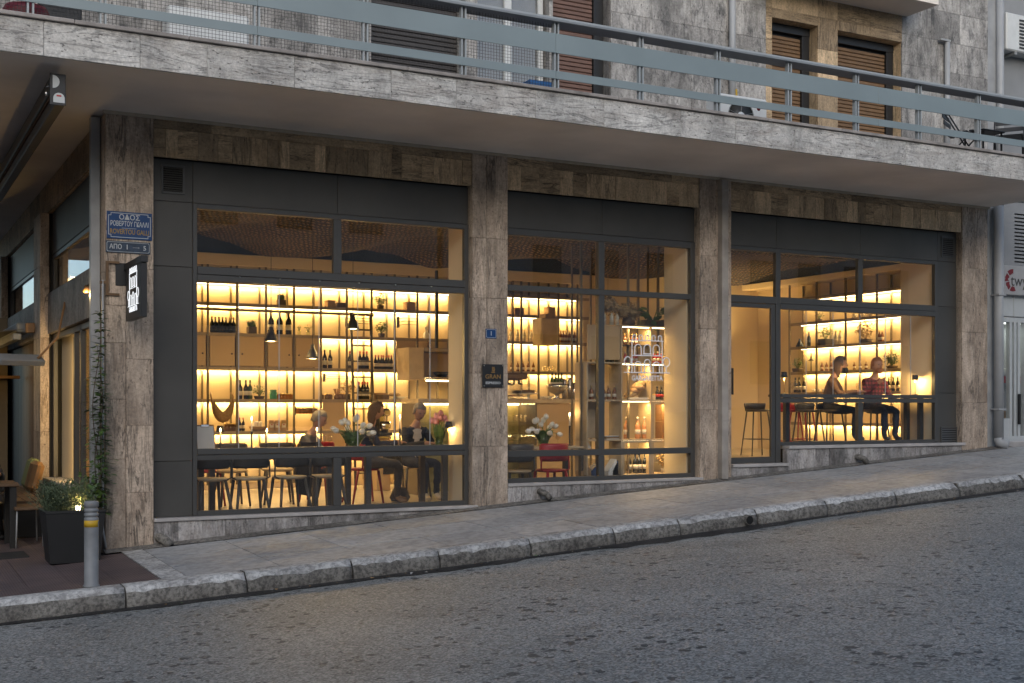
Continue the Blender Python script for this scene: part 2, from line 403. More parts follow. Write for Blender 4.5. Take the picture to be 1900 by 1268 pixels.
# ---- road
def asphalt():
    m, n, l, p = newmat('asphalt')
    tc = n.new('ShaderNodeTexCoord'); co = tc.outputs['Object']
    a = N(n, 'ShaderNodeTexNoise', Scale=.45, Detail=6.0, Roughness=.6); l.new(co, a.inputs['Vector'])
    ra = ramp(n, [(.3, (.165, .168, .158)), (.7, (.25, .247, .228))]); l.new(a.outputs['Fac'], ra.inputs[0])
    g = N(n, 'ShaderNodeTexVoronoi', Scale=75.0); l.new(co, g.inputs['Vector'])
    rg = ramp(n, [(.0, .45), (.45, .95), (1, 1.7)]); sep = n.new('ShaderNodeSeparateColor'); l.new(g.outputs['Color'], sep.inputs[0]); l.new(sep.outputs[0], rg.inputs[0])
    c1 = mix(n, l, 'MULTIPLY', 1.0, ra.outputs[0], rg.outputs[0])
    dn = N(n, 'ShaderNodeTexNoise', Scale=14.0, Detail=3.0); l.new(co, dn.inputs['Vector'])
    va = N(n, 'ShaderNodeVectorMath', operation='MULTIPLY_ADD'); l.new(dn.outputs['Color'], va.inputs[0]); va.inputs[1].default_value = (.09, .09, .0); l.new(co, va.inputs[2])
    d = N(n, 'ShaderNodeTexVoronoi', Scale=8.5); l.new(va.outputs[0], d.inputs['Vector'])
    a2 = N(n, 'ShaderNodeTexNoise', Scale=1.3, Detail=4.0, Roughness=.6); l.new(co, a2.inputs['Vector'])
    sv = n.new('ShaderNodeSeparateColor'); l.new(d.outputs['Color'], sv.inputs[0])
    s1 = N(n, 'ShaderNodeMath', operation='MULTIPLY_ADD'); l.new(a2.outputs['Fac'], s1.inputs[0]); s1.inputs[1].default_value = -.95; l.new(d.outputs['Distance'], s1.inputs[2])
    s3 = N(n, 'ShaderNodeMath', operation='MULTIPLY_ADD'); l.new(sv.outputs[0], s3.inputs[0]); s3.inputs[1].default_value = .30; l.new(s1.outputs[0], s3.inputs[2])
    rd = ramp(n, [(.0, .8), (.05, 0.0)]); s4 = N(n, 'ShaderNodeMath', operation='ADD'); l.new(s3.outputs[0], s4.inputs[0]); s4.inputs[1].default_value = .18; l.new(s4.outputs[0], rd.inputs[0])
    c2 = mix(n, l, 'MIX', rd.outputs[0], c1, (.030, .031, .034))
    st = N(n, 'ShaderNodeTexNoise', Scale=1.6, Detail=5.0, Roughness=.6, Distortion=.5); l.new(co, st.inputs['Vector'])
    rs = ramp(n, [(.30, .78), (.46, 1.0), (.75, 1.08)]); l.new(st.outputs['Fac'], rs.inputs[0])
    c2 = mix(n, l, 'MULTIPLY', 1.0, c2, rs.outputs[0])
    h = N(n, 'ShaderNodeTexVoronoi', Scale=48.0); l.new(co, h.inputs['Vector']); sh = n.new('ShaderNodeSeparateColor'); l.new(h.outputs['Color'], sh.inputs[0])
    rh = ramp(n, [(.90, 0.0), (.92, .85)]); l.new(sh.outputs[1], rh.inputs[0])
    c3 = mix(n, l, 'MIX', rh.outputs[0], c2, (.36, .33, .31))
    l.new(c3, p.inputs['Base Color']); p.inputs['Roughness'].default_value = .58
    s2 = N(n, 'ShaderNodeMath', operation='MULTIPLY_ADD'); l.new(rd.outputs[0], s2.inputs[0]); s2.inputs[1].default_value = -1.6; l.new(sep.outputs[0], s2.inputs[2])
    b = N(n, 'ShaderNodeBump', Strength=.4, Distance=.006); l.new(s2.outputs[0], b.inputs['Height']); l.new(b.outputs[0], p.inputs['Normal'])
asphalt()
def stained(name, c1, c2, rough, scale, spots=.5, bump=.3, tilevar=.12, gum=0):
    m, n, l, p = newmat(name)
    co, rn = coords(n, l, rnd=0)
    a = N(n, 'ShaderNodeTexNoise', Scale=scale, Detail=7.0, Roughness=.65); l.new(co, a.inputs['Vector'])
    r = ramp(n, [(.32, c2), (.62, c1)]); l.new(a.outputs['Fac'], r.inputs[0])
    d = N(n, 'ShaderNodeTexNoise', Scale=scale*9, Detail=4.0, Roughness=.7); l.new(co, d.inputs['Vector'])
    rd = ramp(n, [(.40, 1-spots), (.58, 1.0)]); l.new(d.outputs['Fac'], rd.inputs[0])
    c = mix(n, l, 'MULTIPLY', 1.0, r.outputs[0], rd.outputs[0])
    if gum:
        vo = N(n, 'ShaderNodeTexVoronoi', Scale=3.2); l.new(co, vo.inputs['Vector']); rv = ramp(n, [(.045, gum), (.06, 0.0)]); l.new(vo.outputs['Distance'], rv.inputs[0])
        c = mix(n, l, 'MIX', rv.outputs[0], c, (.07, .065, .06))
        e = N(n, 'ShaderNodeTexNoise', Scale=2.6, Detail=6.0, Roughness=.7, Distortion=1.0); l.new(co, e.inputs['Vector']); re = ramp(n, [(.34, .84), (.48, 1.0)]); l.new(e.outputs['Fac'], re.inputs[0])
        c = mix(n, l, 'MULTIPLY', 1.0, c, re.outputs[0])
    mr = N(n, 'ShaderNodeMapRange'); mr.inputs[3].default_value = 1-tilevar; mr.inputs[4].default_value = 1+tilevar; l.new(rn, mr.inputs[0])
    c = mix(n, l, 'MULTIPLY', 1.0, c, mr.outputs[0])
    l.new(c, p.inputs['Base Color']); p.inputs['Roughness'].default_value = rough
    b = N(n, 'ShaderNodeBump', Strength=bump, Distance=.01); l.new(d.outputs['Fac'], b.inputs['Height']); l.new(b.outputs[0], p.inputs['Normal'])
stained('pavement', (.42, .415, .41), (.33, .328, .328), .55, 1.3, .3, .2, gum=.75)
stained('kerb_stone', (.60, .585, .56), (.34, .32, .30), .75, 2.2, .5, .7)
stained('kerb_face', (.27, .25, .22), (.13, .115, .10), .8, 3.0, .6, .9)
stained('gutter', (.05, .045, .042), (.02, .02, .02), .45, 4.0, .6, .6)
def grooved():
    m, n, l, p = newmat('paver_brown')
    tc = n.new('ShaderNodeTexCoord'); co = tc.outputs['Object']
    wv = N(n, 'ShaderNodeTexWave', Scale=13.0, Distortion=.0); wv.bands_direction = 'X'; l.new(co, wv.inputs['Vector'])
    a = N(n, 'ShaderNodeTexNoise', Scale=1.8, Detail=6.0); l.new(co, a.inputs['Vector'])
    r = ramp(n, [(.3, (.085, .062, .062)), (.7, (.15, .105, .098))]); l.new(a.outputs['Fac'], r.inputs[0])
    rw = ramp(n, [(.0, .55), (.3, 1.0)]); l.new(wv.outputs['Fac'], rw.inputs[0])
    c = mix(n, l, 'MULTIPLY', 1.0, r.outputs[0], rw.outputs[0]); l.new(c, p.inputs['Base Color']); p.inputs['Roughness'].default_value = .6
    b = N(n, 'ShaderNodeBump', Strength=.6, Distance=.008); l.new(rw.outputs[0], b.inputs['Height']); l.new(b.outputs[0], p.inputs['Normal'])
grooved()
def weave():
    m, n, l, p = newmat('woven_mat')
    tc = n.new('ShaderNodeTexCoord'); co = tc.outputs['Object']
    mp = N(n, 'ShaderNodeMapping'); mp.inputs['Rotation'].default_value = (0, 0, .35); l.new(co, mp.inputs[0])
    w1 = N(n, 'ShaderNodeTexWave', Scale=5.0, Distortion=6.0, Detail=3.0); w1.bands_direction = 'X'; l.new(mp.outputs[0], w1.inputs['Vector'])
    w2 = N(n, 'ShaderNodeTexWave', Scale=3.6, Distortion=7.0, Detail=3.0); w2.bands_direction = 'Y'; l.new(mp.outputs[0], w2.inputs['Vector'])
    mu = N(n, 'ShaderNodeMath', operation='MULTIPLY'); l.new(w1.outputs['Fac'], mu.inputs[0]); l.new(w2.outputs['Fac'], mu.inputs[1])
    r = ramp(n, [(.05, (.010, .006, .003)), (.35, (.085, .048, .02)), (.8, (.24, .145, .06))]); l.new(mu.outputs[0], r.inputs[0])
    a = N(n, 'ShaderNodeTexNoise', Scale=1.3, Detail=3.0); l.new(co, a.inputs['Vector']); ra = ramp(n, [(.35, .5), (.65, 1.1)]); l.new(a.outputs['Fac'], ra.inputs[0])
    c = mix(n, l, 'MULTIPLY', 1.0, r.outputs[0], ra.outputs[0]); l.new(c, p.inputs['Base Color']); p.inputs['Roughness'].default_value = .75
    b = N(n, 'ShaderNodeBump', Strength=1.0, Distance=.03); l.new(mu.outputs[0], b.inputs['Height']); l.new(b.outputs[0], p.inputs['Normal'])
weave()
def plaid():
    m, n, l, p = newmat('cloth_plaid')
    tc = n.new('ShaderNodeTexCoord'); co = tc.outputs['Object']
    c = (.22, .03, .04)
    for d in ('X', 'Z'):
        wv = N(n, 'ShaderNodeTexWave', Scale=5.0); wv.bands_direction = d; l.new(co, wv.inputs['Vector'])
        r = ramp(n, [(.45, 1.0), (.55, .35)]); l.new(wv.outputs['Fac'], r.inputs[0])
        c = mix(n, l, 'MULTIPLY', 1.0, c, r.outputs[0])
    l.new(c, p.inputs['Base Color']); p.inputs['Roughness'].default_value = .85
plaid()
def strip_light(name, p0, p1, width, power, parent, axis_down=(0,0,-1), color=LED):
    """a lit LED strip: a glowing bar and the light it gives"""
    p0, p1 = Vector(p0), Vector(p1); L = (p1-p0).length; mid = (p0+p1)/2; d = (p1-p0).normalized()
    ld = bpy.data.lights.new(name+'_light', 'AREA'); ld.shape = 'RECTANGLE'; ld.size = L; ld.size_y = width; ld.energy = power; ld.color = color
    z = -Vector(axis_down).normalized(); x = d; y = z.cross(x)
    o = bpy.data.objects.new(name+'_light', ld); col.objects.link(o)
    o.matrix_world = Matrix.Translation(mid - z*.012) @ Matrix((x, y, z)).transposed().to_4x4()
    if parent is not None:
        o.parent = parent; o.matrix_parent_inverse = Matrix.Translation(-parent.location) if parent.rotation_euler[2] == 0 else parent.matrix_basis.inverted()
    return o
def point_light(name, loc, power, r, parent=None, color=LED, spot=None):
    ld = bpy.data.lights.new(name, 'SPOT' if spot else 'POINT'); ld.energy = power; ld.shadow_soft_size = r; ld.color = color
    if spot: ld.spot_size = spot; ld.spot_blend = .6
    o = bpy.data.objects.new(name, ld); col.objects.link(o); o.location = loc
    if parent is not None: o.parent = parent
    return o
# ================================================================ ground
mb = MB(); nx = 60
def rz_(x, y): return SL*x - .235 + (.012*min(3.5, max(0, -2.6-y)))
xs = [-60+2*i for i in range(61)]; ys = [-45, -20, -9, -6.1, -4.5, -3.4, -2.6, -2.0, 3, 20, 60]
b = len(mb.v)
for y in ys:
    for x in xs: mb.v.append((x, y, rz_(x, y)))
for j in range(len(ys)-1):
    for i in range(len(xs)-1):
        k = j*len(xs)+i; mb.face([k, k+1, k+1+len(xs), k+len(xs)])
structure(mb.build('road', 'asphalt'))
KP = [(-12, -2.10), (-4.5, -2.14), (-1.23, -2.23), (-.16, -2.35), (1.2, -2.46), (3.09, -2.58), (6, -2.63), (10.9, -2.69), (30, -2.75)]
def ky(x):
    for (a, b), (c, d) in zip(KP, KP[1:]):
        if a <= x <= c: return b+(d-b)*(x-a)/(c-a)
    return KP[-1][1]
# pavement bed
mb = MB()
xs = [-12+.5*i for i in range(84)]
for x in xs:
    for y in (ky(x)+.1, -.9, 0, 14 if x < 0 else 1.0): mb.v.append((x, y, gz(x, y)-.03))
for i in range(len(xs)-1):
    for j in range(3): mb.face([i*4+j, (i+1)*4+j, (i+1)*4+j+1, i*4+j+1])
side = structure(mb.build('pavement', 'gutter'))
# paving slabs, one by one
rows = [(0.0, .34), (.345, .67), (.675, 1.0)]
x = .36; i = 0
while x < 17:
    wd = .86
    for a, b in rows:
        def P(X, t, dz=0):
            y0, y1 = -.14, ky(X)+.26
            y = y0+(y1-y0)*t; return (X, y, gz(X, y)+dz)
        x0, x1 = x+.005, x+wd-.005; dz = random.uniform(-.002, .002)
        top = [P(x0, a+.004, dz), P(x1, a+.004, dz), P(x1, b-.004, dz), P(x0, b-.004, dz)]
        bot = [(p[0], p[1], p[2]-.028) for p in top]
        m_ = MB().add(top+bot, [(0,1,2,3), (4,7,6,5), (0,4,5,1), (1,5,6,2), (2,6,7,3), (3,7,4,0)])
        m_.build('paving_slab', 'pavement', side)
    x += wd; i += 1
# border strip at the corner and fillet of mortar along the wall
def strip_on_ground(pts, name, mat, parent, h=.012):
    top = [(px, py, gz(px, py)+h) for px, py in pts]; bot = [(p[0], p[1], p[2]-.04) for p in top]
    return MB().add(top+bot, [(0,1,2,3), (7,6,5,4), (0,4,5,1), (1,5,6,2), (2,6,7,3), (3,7,4,0)]).build(name, mat, parent)
strip_on_ground([(.14, ky(.2)+.27), (.352, ky(.3)+.26), (.352, -.12), (.14, -.12)], 'border_stone', 'kerb_stone', side, .004)
mb = MB()
for k in range(46):
    x0 = -.02+.3*k; x1 = x0+.3
    e0, e1 = .135+.02*math.sin(k*1.7), .135+.02*math.sin((k+1)*1.7)
    mb.add([(x0, .02, gz(x0, 0)+.03), (x1, .02, gz(x1, 0)+.03), (x1, -e1, gz(x1, -e1)+.004), (x0, -e0, gz(x0, -e0)+.004)], [(0,1,2,3)])
mb.build('mortar_fillet', 'kerb_face', side)
# brown grooved pavers round the corner
for ix in range(12):
    for iy in range(17):
        x1 = .13-.36*ix; x0 = x1-.356; y0 = -2.02+.36*iy; y1 = y0+.356
        if x1 > -.03 and y1 > .02: continue
        if y0 < ky(x0)+.20: continue
        top = [(x, y, gz(x, y)) for x, y in ((x0, y0), (x1, y0), (x1, y1), (x0, y1))]; bot = [(p[0], p[1], p[2]-.025) for p in top]
        MB().add(top+bot, [(0,1,2,3), (7,6,5,4), (0,4,5,1), (1,5,6,2), (2,6,7,3), (3,7,4,0)]).build('paver', 'paver_brown', side)
mb = MB()
for k in range(12):
    x1 = .13-.36*k; x0 = x1-.36
    mb.add([(x0, ky(x0)+.27, gz(x0, -2)-.002), (x1, ky(x1)+.27, gz(x1, -2)-.002), (x1, -1.6, gz(x1, -1.6)-.002), (x0, -1.6, gz(x0, -1.6)-.002)], [(0,1,2,3)])
mb.build('paver_edge', 'paver_brown', side)
# kerb stones
kerb = structure(bpy.data.objects.new('kerb', None)); col.objects.link(kerb)
cuts = [aZ(u, v, 0).x for u, v in ((0, 0),)] if 0 else []
KX = [-6.2, -4.9, -3.6, -2.35, -.22, .84, 1.84, 2.72, 3.72, 4.72, 5.55, 6.6, 7.62, 8.7, 9.75, 10.9, 12.0, 13.1, 14.2, 15.4, 16.6, 18]
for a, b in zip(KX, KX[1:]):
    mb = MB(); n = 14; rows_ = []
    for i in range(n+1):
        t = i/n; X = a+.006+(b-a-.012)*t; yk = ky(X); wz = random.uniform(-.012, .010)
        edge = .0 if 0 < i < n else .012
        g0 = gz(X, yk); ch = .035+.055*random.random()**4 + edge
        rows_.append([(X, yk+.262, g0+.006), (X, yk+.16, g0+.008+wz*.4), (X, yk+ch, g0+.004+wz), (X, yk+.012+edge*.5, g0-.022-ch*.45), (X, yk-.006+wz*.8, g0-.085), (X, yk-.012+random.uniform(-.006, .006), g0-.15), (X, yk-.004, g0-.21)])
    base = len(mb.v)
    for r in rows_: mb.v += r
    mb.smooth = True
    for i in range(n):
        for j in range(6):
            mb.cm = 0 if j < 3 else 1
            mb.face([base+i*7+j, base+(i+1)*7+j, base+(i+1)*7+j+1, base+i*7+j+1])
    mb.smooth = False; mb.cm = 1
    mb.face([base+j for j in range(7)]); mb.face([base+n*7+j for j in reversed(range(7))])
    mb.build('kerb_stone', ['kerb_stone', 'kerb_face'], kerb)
# gutter: a ribbon of dirt along the kerb foot
mb = MB(); prev = None
for k in range(130):
    X = -5+.18*k; yk = ky(X)
    wv = .06+.09*(0.5+.5*math.sin(X*1.3+.6))*(.4+.6*random.random())+(.13 if 2.2 < X < 3.6 or 4.6 < X < 7.0 else 0)*random.uniform(.5, 1)
    row = [(X, yk+.01, rz_(X, yk)+.022), (X, yk-wv, rz_(X, yk-wv)+.006)]
    mb.v += row
    if prev is not None: mb.face([prev, prev+1, prev+3, prev+2])
    prev = len(mb.v)-2
structure(mb.build('gutter', 'gutter'))
mb = MB()
for k in range(260):
    X = random.uniform(-2, 14); yk = ky(X)-abs(random.gauss(.03, .09)); s = random.uniform(.006, .02)
    c = Vector((X, yk, rz_(X, yk)+.012))
    mb.cm = random.choice((0, 0, 1, 2))
    pts = [c+Vector((random.uniform(-s, s), random.uniform(-s, s), random.uniform(0, s*.7))) for _ in range(4)]
    mb.add(pts, [(0,1,2), (0,2,3), (0,3,1), (1,2,3)])
tag(stuff(mb.build('gutter_litter', ['kerb_stone', 'kraft', 'leaf_grey'])), 'grit, dry leaves and litter lying along the gutter', 'litter')
# drain mouth in the kerb
p = aY(1388, 965, ky(6.6)-.02)
dm = MB().tube([(p.x, p.y+.10, p.z), (p.x, p.y-.03, p.z)], [.058, .058], 14).mat(1).tube([(p.x, p.y-.028, p.z), (p.x, p.y-.034, p.z)], .047, 14)
tag(dm.build('drain_outlet', ['kerb_face', 'dark_gap']), 'round rainwater outlet pipe opening through the kerb face', 'drain pipe')

# ================================================================ the building
B = thing('corner_building', 'stone clad corner building with glazed restaurant front below a long railed balcony', 'building')
ZS = 4.68                                   # soffit
def part(name, mats, fn, parent=B):
    m_ = MB(); fn(m_); return m_.build(name, mats, parent)
# ---- columns
def column(name, x0, x1, y1, splits, zs, mat='stone_column', label=None):
    zb = gz(x0, 0)-.25
    c = part(name, 'dark_gap', lambda m: m.box(x0+.02, x1-.02, .02, y1-.01, zb, ZS-.012))
    xs = [x0]+[x0+(x1-x0)*t for t in splits]+[x1]
    for i in range(len(xs)-1):
        zz = zs[i % len(zs)] if isinstance(zs[0], list) else zs
        zz = [zb]+zz+[ZS-.01]
        for a, b in zip(zz, zz[1:]):
            o = random.uniform(0, .004)
            xa = xs[i] if i else xs[i]; xb = xs[i+1]
            m_ = MB().cbox(xa+.001, xb-.001, -o, .03, a+.001, b-.001, .004); m_.build('stone_panel', mat, c)
    zz = [zb]+(zs[0] if isinstance(zs[0], list) else zs)+[ZS-.01]
    for a, b in zip(zz, zz[1:]):
        MB().cbox(x0-.002, x0+.026, .031, y1, a+.001, b-.001, .004).build('stone_panel', mat, c)
        MB().cbox(x1-.026, x1+.002, .031, y1, a+.001, b-.001, .004).build('stone_panel', mat, c)
    return c
zc = [[.98, 1.62, 2.22, 2.62, 2.98], [.62, 1.34, 2.05, 2.55, 3.02]]
column('corner_column', 0, .5, .70, [.42], zc)
column('column', 4.33, 4.82, .20, [.40], [[1.05, 1.95, 2.88, 3.62], [1.05, 1.95, 2.88, 3.62]])
column('column', 7.77, 8.31, .20, [.52], [[1.5, 2.6, 3.6], [1.5, 2.6, 3.6]])
column('column', 12.8, 13.36, .6, [.5], [[1.6, 2.7, 3.7], [1.6, 2.7, 3.7]])
# ---- lintel of travertine tiles
ZL = 4.25
lin = part('lintel', 'dark_gap', lambda m: m.box(.45, 13.3, .045, .3, ZL+.012, ZS-.02))
for a, b in ((.502, 4.328), (4.822, 7.768), (8.312, 12.798)):
    x = a
    while x < b-.01:
        wd = random.choice((.13, .16, .2, .22, .26, .3)); x1 = min(b, x+wd)
        if b-x1 < .1: x1 = b
        o = random.uniform(.012, .02)
        MB().cbox(x+.001, x1-.001, o, .05, ZL, 4.555, .003).build('stone_tile', random.choice(('stone_lintel', 'stone_lintel', 'stone_lintel_flat')), lin)
        x = x1
    x = a
    while x < b-.01:
        x1 = min(b, x+random.uniform(.5, 1.0))
        if b-x1 < .2: x1 = b
        MB().cbox(x+.001, x1-.001, .014, .05, 4.557, ZS-.012, .003).build('stone_tile', 'stone_lintel_flat', lin)
        x = x1
part('soffit_trim', 'trim_cream', lambda m: m.cbox(-.03, 13.4, -.035, -.012, ZS-.035, ZS+.002, .004))
# ---- balcony slab
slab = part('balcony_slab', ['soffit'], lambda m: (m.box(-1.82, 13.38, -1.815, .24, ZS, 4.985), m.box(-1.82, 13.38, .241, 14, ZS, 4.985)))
x = -1.86
for wd in (1.02, .84, .62, .86, 1.02, .74, .95, .88, 1.05, .8, .92, 1.0, .86, .9, 1.06, .83, 1.02, .9):
    x1 = min(x+wd, 13.40)
    if x1-x < .05: break
    MB().cbox(x+.001, x1-.001, -1.845-random.uniform(0, .003), -1.816, ZS-.004, 4.99, .003).build('fascia_panel', 'stone_fascia', slab)
    x = x1
y = -1.815
while y < 13:
    MB().cbox(-1.85, -1.821, y+.001, y+.999, ZS-.004, 4.99, .003).build('fascia_panel', 'stone_fascia', slab); y += 1
x = -1.9
while x < 13.3:
    x1 = min(x+random.uniform(.9, 1.5), 13.42)
    MB().cbox(x+.002, x1-.002, -1.875-random.uniform(0, .005), -1.55, 4.995, 5.03+random.uniform(0, .003), .005).build('coping_stone', 'coping', slab); x = x1
MB().box(-1.8, 13.38, -1.54, .24, 4.986, 5.01).build('balcony_floor', 'coping', slab)
# soffit/ side awning come later
# ---- railing
rail = part('balcony_railing', 'rail_pale', lambda m: None or m.box(-1.80, 13.36, -1.865, -1.845, 5.782, 5.81))
MB().cbox(-1.86, 13.38, -1.90, -1.66, 5.752, 5.78, .004).build('handrail', 'rail_under', rail)
x = -1.85
for x1 in (1.1, xY(1030, -1.85), 9.2, 13.38):
    MB().cbox(x+.001, x1-.001, -1.868, -1.858, 5.415, 5.63, .003).build('rail_band', 'rail_paint', rail)
    MB().cbox(x+.001, x1-.001, -1.868, -1.858, 5.132, 5.222, .003).build('rail_band', 'rail_paint', rail); x = x1
for z in (5.63, 5.222): MB().box(-1.85, 13.36, -1.857, -1.835, z-.006, z).build('band_edge', 'coping', rail)
posts = [-1.8, -.95, xY(190, -1.82), xY(475, -1.82), xY(676, -1.82), xY(858, -1.82), xY(1030, -1.82), xY(1187, -1.82), xY(1330, -1.82), xY(1462, -1.82), xY(1587, -1.82), xY(1703, -1.82), xY(1813, -1.82), 12.3, 13.3]
for x in posts:
    for d in (-.022, .022):
        MB().box(x+d-.008, x+d+.008, -1.857, -1.80, 5.0, 5.752).build('post', 'rail_pale', rail)
mb = MB()
x1n = xY(1028, -1.79); k = 0; x = -1.8
while x < x1n:
    mb.box(x-.0014, x+.0014, -1.792, -1.789, 5.03, 5.75); x += .034
z = 5.04
while z < 5.75:
    mb.box(-1.8, x1n, -1.7885, -1.7860, z-.0014, z+.0014); z += .034
stuff(mb.build('safety_net', 'graphite', rail))
# ---- upper floor wall with tiles, openings and shutters
ZU0, ZU1 = 5.0, 8.1
ops = [  # x0, x1, top, shutter material, dark strip at the right
    (xY(688, .02), xY(862, .02), 7.6, 'shutter_dark', 0),
    (xY(1025, .02), xY(1132, .02), 7.6, 'shutter_brown', .14),
    (xY(1431, .02), xY(1516, .02), zY(1431, 33, .02), 'shutter_ochre', .13),
    (xY(1553, .02), xY(1672, .02), zY(1553, 57, .02), 'shutter_ochre', .13)]
white_op = (xY(885, .02), xY(1018, .02), 7.5)
up = part('upper_wall', 'dark_gap', lambda m: m.box(-1.6, 13.38, .30, .34, ZU0, ZU1))
X0, X1 = -1.6, 13.37
xb = [X0]; 
cuts = sorted([o[0] for o in ops]+[o[1] for o in ops]+[white_op[0], white_op[1], X1, 8.92])
for c in cuts:
    n = max(1, round((c-xb[-1])/.62)); s = (c-xb[-1])/n; st = xb[-1]
    xb += [st+s*(i+1) for i in range(n)]
zb = [ZU0, 5.32, 5.78, 6.24, 6.70, 7.16, 7.62, ZU1]
def in_open(xa, xc, za, zc_):
    m_ = (xa+xc)/2
    for o in ops+[white_op]:
        if o[0] < m_ < o[1]:
            return o[2]
    return None
for a, b in zip(xb, xb[1:]):
    top = in_open(a, b, 0, 0)
    for za, zc_ in zip(zb, zb[1:]):
        if top is not None:
            if zc_ <= top+.02: continue
            za = max(za, top)
        brown = a > 8.9 and b < 11.72
        MB().cbox(a+.001, b-.001, random.uniform(0, .003), .03, za+.001, zc_-.001, .003).build('stone_tile', random.choice(('stone_lintel', 'stone_lintel_flat')) if brown else 'stone_upper', up)
for (xa, xc, top, sm, dk) in ops:
    st = 'stone_lintel' if xa > 8.9 else 'stone_upper'
    MB().box(xc-.002, xc+.012, .031, .30, ZU0, top).build('reveal', st, up)
    MB().box(xa-.012, xa+.002, .031, .30, ZU0, top).build('reveal', st, up)
    MB().box(xa, xc, .031, .30, top-.002, top+.012).build('reveal', st, up)
    sh = MB().box(xa+.01, xc-.01, .24, .26, ZU0+.01, top-.004).build('roller_shutter', 'black', B)
    xr = xc-.02-dk
    if dk:
        MB().cbox(xr+.004, xc-.012, .17, .235, ZU0+.01, top-.01, .003).build('shutter_guide', 'black', sh)
    if xa > 8.9: MB().cbox(xa+.01, xc-.012, .16, .235, top-.12, top-.006, .003).build('shutter_box', 'black', sh); top -= .12
    z = ZU0+.02
    m0 = MB().cbox(xa+.02, xr, .205, .232, 0, .048, .006)
    first = None
    while z < top-.05 and z < 7.4:
        if first is None: first = m0.build('slat', sm, sh); first.location.z = z
        else:
            c = first.copy(); col.objects.link(c); c.parent = sh; c.location.z = z
        z += .056
# white glazed balcony door
xa, xc, top = white_op
wd_ = MB()
for (a, b, c, d) in ((xa, xa+.07, ZU0, top), (xc-.07, xc, ZU0, top), (xa+.07, xc-.07, top-.07, top), (xa+.07, xc-.07, 5.0, 5.32), ((xa+xc)/2-.05, (xa+xc)/2+.05, 5.32, top-.07)):
    wd_.cbox(a, b, .16, .21, c, d, .004)
bd = wd_.build('balcony_door', 'white_plastic', B)
MB().box(xa+.071, xc-.071, .182, .188, 5.321, top-.071).build('pane', 'window_glass', bd)
MB().box(xa, xc, .24, .26, 5.0, top).build('curtain', 'neighbour_wall', bd)
# upper projecting slab at the right
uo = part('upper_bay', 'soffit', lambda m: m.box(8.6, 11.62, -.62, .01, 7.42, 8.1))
# pipes on the upper wall
def pipe(name, x, y, z0, z1, r, mat, parent=B, sq=False, brackets=()):
    m_ = MB()
    if sq: m_.cbox(x-r, x+r, y-r, y+r, z0, z1, .006)
    else: m_.tube([(x, y, z0), (x, y, z1)], r, 14)
    o = m_.build(name, mat, parent)
    for z in brackets:
        MB().box(x-r-.006, x+r+.006, y-r-.006, y+r+.006, z-.012, z+.012).build('bracket', mat, o)
    return o
pipe('downpipe', xY(1359, -.06), -.06, 5.02, 8.1, .045, 'pipe_white')
pipe('downpipe', 12.42, -.05, 5.02, zY(1790, 85, -.05), .04, 'pipe_white')
part('downpipe_foot', 'pipe_white', lambda m: m.cbox(12.25, 12.46, -.09, -.02, zY(1790, 85, -.05), zY(1790, 85, -.05)+.03, .004))
pipe('downpipe', 13.62, -.02, 4.6, 8.1, .06, 'pipe_white')
part('party_wall', 'pipe_grey', lambda m: m.cbox(13.385, 13.75, .02, .5, .6, 8.1, .01))
# downpipes on the ground floor
pipe('downpipe', 8.13, -.045, gz(8.1, 0)+.02, 4.64, .055, 'pipe_stone', sq=True, brackets=(1.35, 2.75, 4.5))
dp = pipe('downpipe', 13.52, -.08, gz(13.5, 0)+.14, 4.7, .075, 'pipe_white', brackets=(1.5, 3.3))
MB().tube([(13.52, -.08, gz(13.5, 0)+.16), (13.52, -.09, gz(13.5, 0)+.09), (13.6, -.2, gz(13.5, 0)+.05)], .08, 12).build('shoe', 'pipe_white', dp)
pipe('corner_post', -.06, .3, gz(0, 0)-.02, 4.66, .05, 'pipe_grey', sq=True)
# ---- shopfronts
YF = .10
def bar(m, x0, x1, z0, z1, y0=YF, y1=YF+.07): m.cbox(x0, x1, y0, y1, z0, z1, .004)
def panel(x0, x1, z0, z1, y=.112): 
    MB().cbox(x0+.002, x1-.002, y, y+.04, z0+.002, z1-.002, .003).build('cladding_panel', 'anthracite', B)
def pane(parent, x0, x1, z0, z1, y=.132, label=None):
    return MB().box(x0, x1, y, y+.006, z0, z1).build('pane', 'window_glass', parent)
def vent(x0, x1, z0, z1, n, y=.10):
    v = MB(); b = .025
    for (a, c, d, e) in ((x0, x1, z1-b, z1), (x0, x1, z0, z0+b), (x0, x0+b, z0+b, z1-b), (x1-b, x1, z0+b, z1-b)): v.cbox(a, c, y-.004, y+.012, d, e, .003)
    vo = v.build('vent_grille', 'frame_metal', B)
    MB().box(x0+b, x1-b, y+.008, y+.0115, z0+b, z1-b).build('vent_back', 'dark_gap', vo)
    for k in range(n):
        z = z0+b+(z1-z0-2*b)*(k+.5)/n; h = (z1-z0-2*b)/n*.32
        MB().add([(x0+b, y+.007, z+h), (x1-b, y+.007, z+h), (x1-b, y-.003, z-h), (x0+b, y-.003, z-h), (x0+b, y+.004, z+h), (x1-b, y+.004, z+h), (x1-b, y-.006, z-h), (x0+b, y-.006, z-h)], [(0,1,2,3), (4,7,6,5), (0,4,5,1), (3,2,6,7), (0,3,7,4), (1,5,6,2)]).build('louvre', 'frame_metal', vo)
HD = 3.73
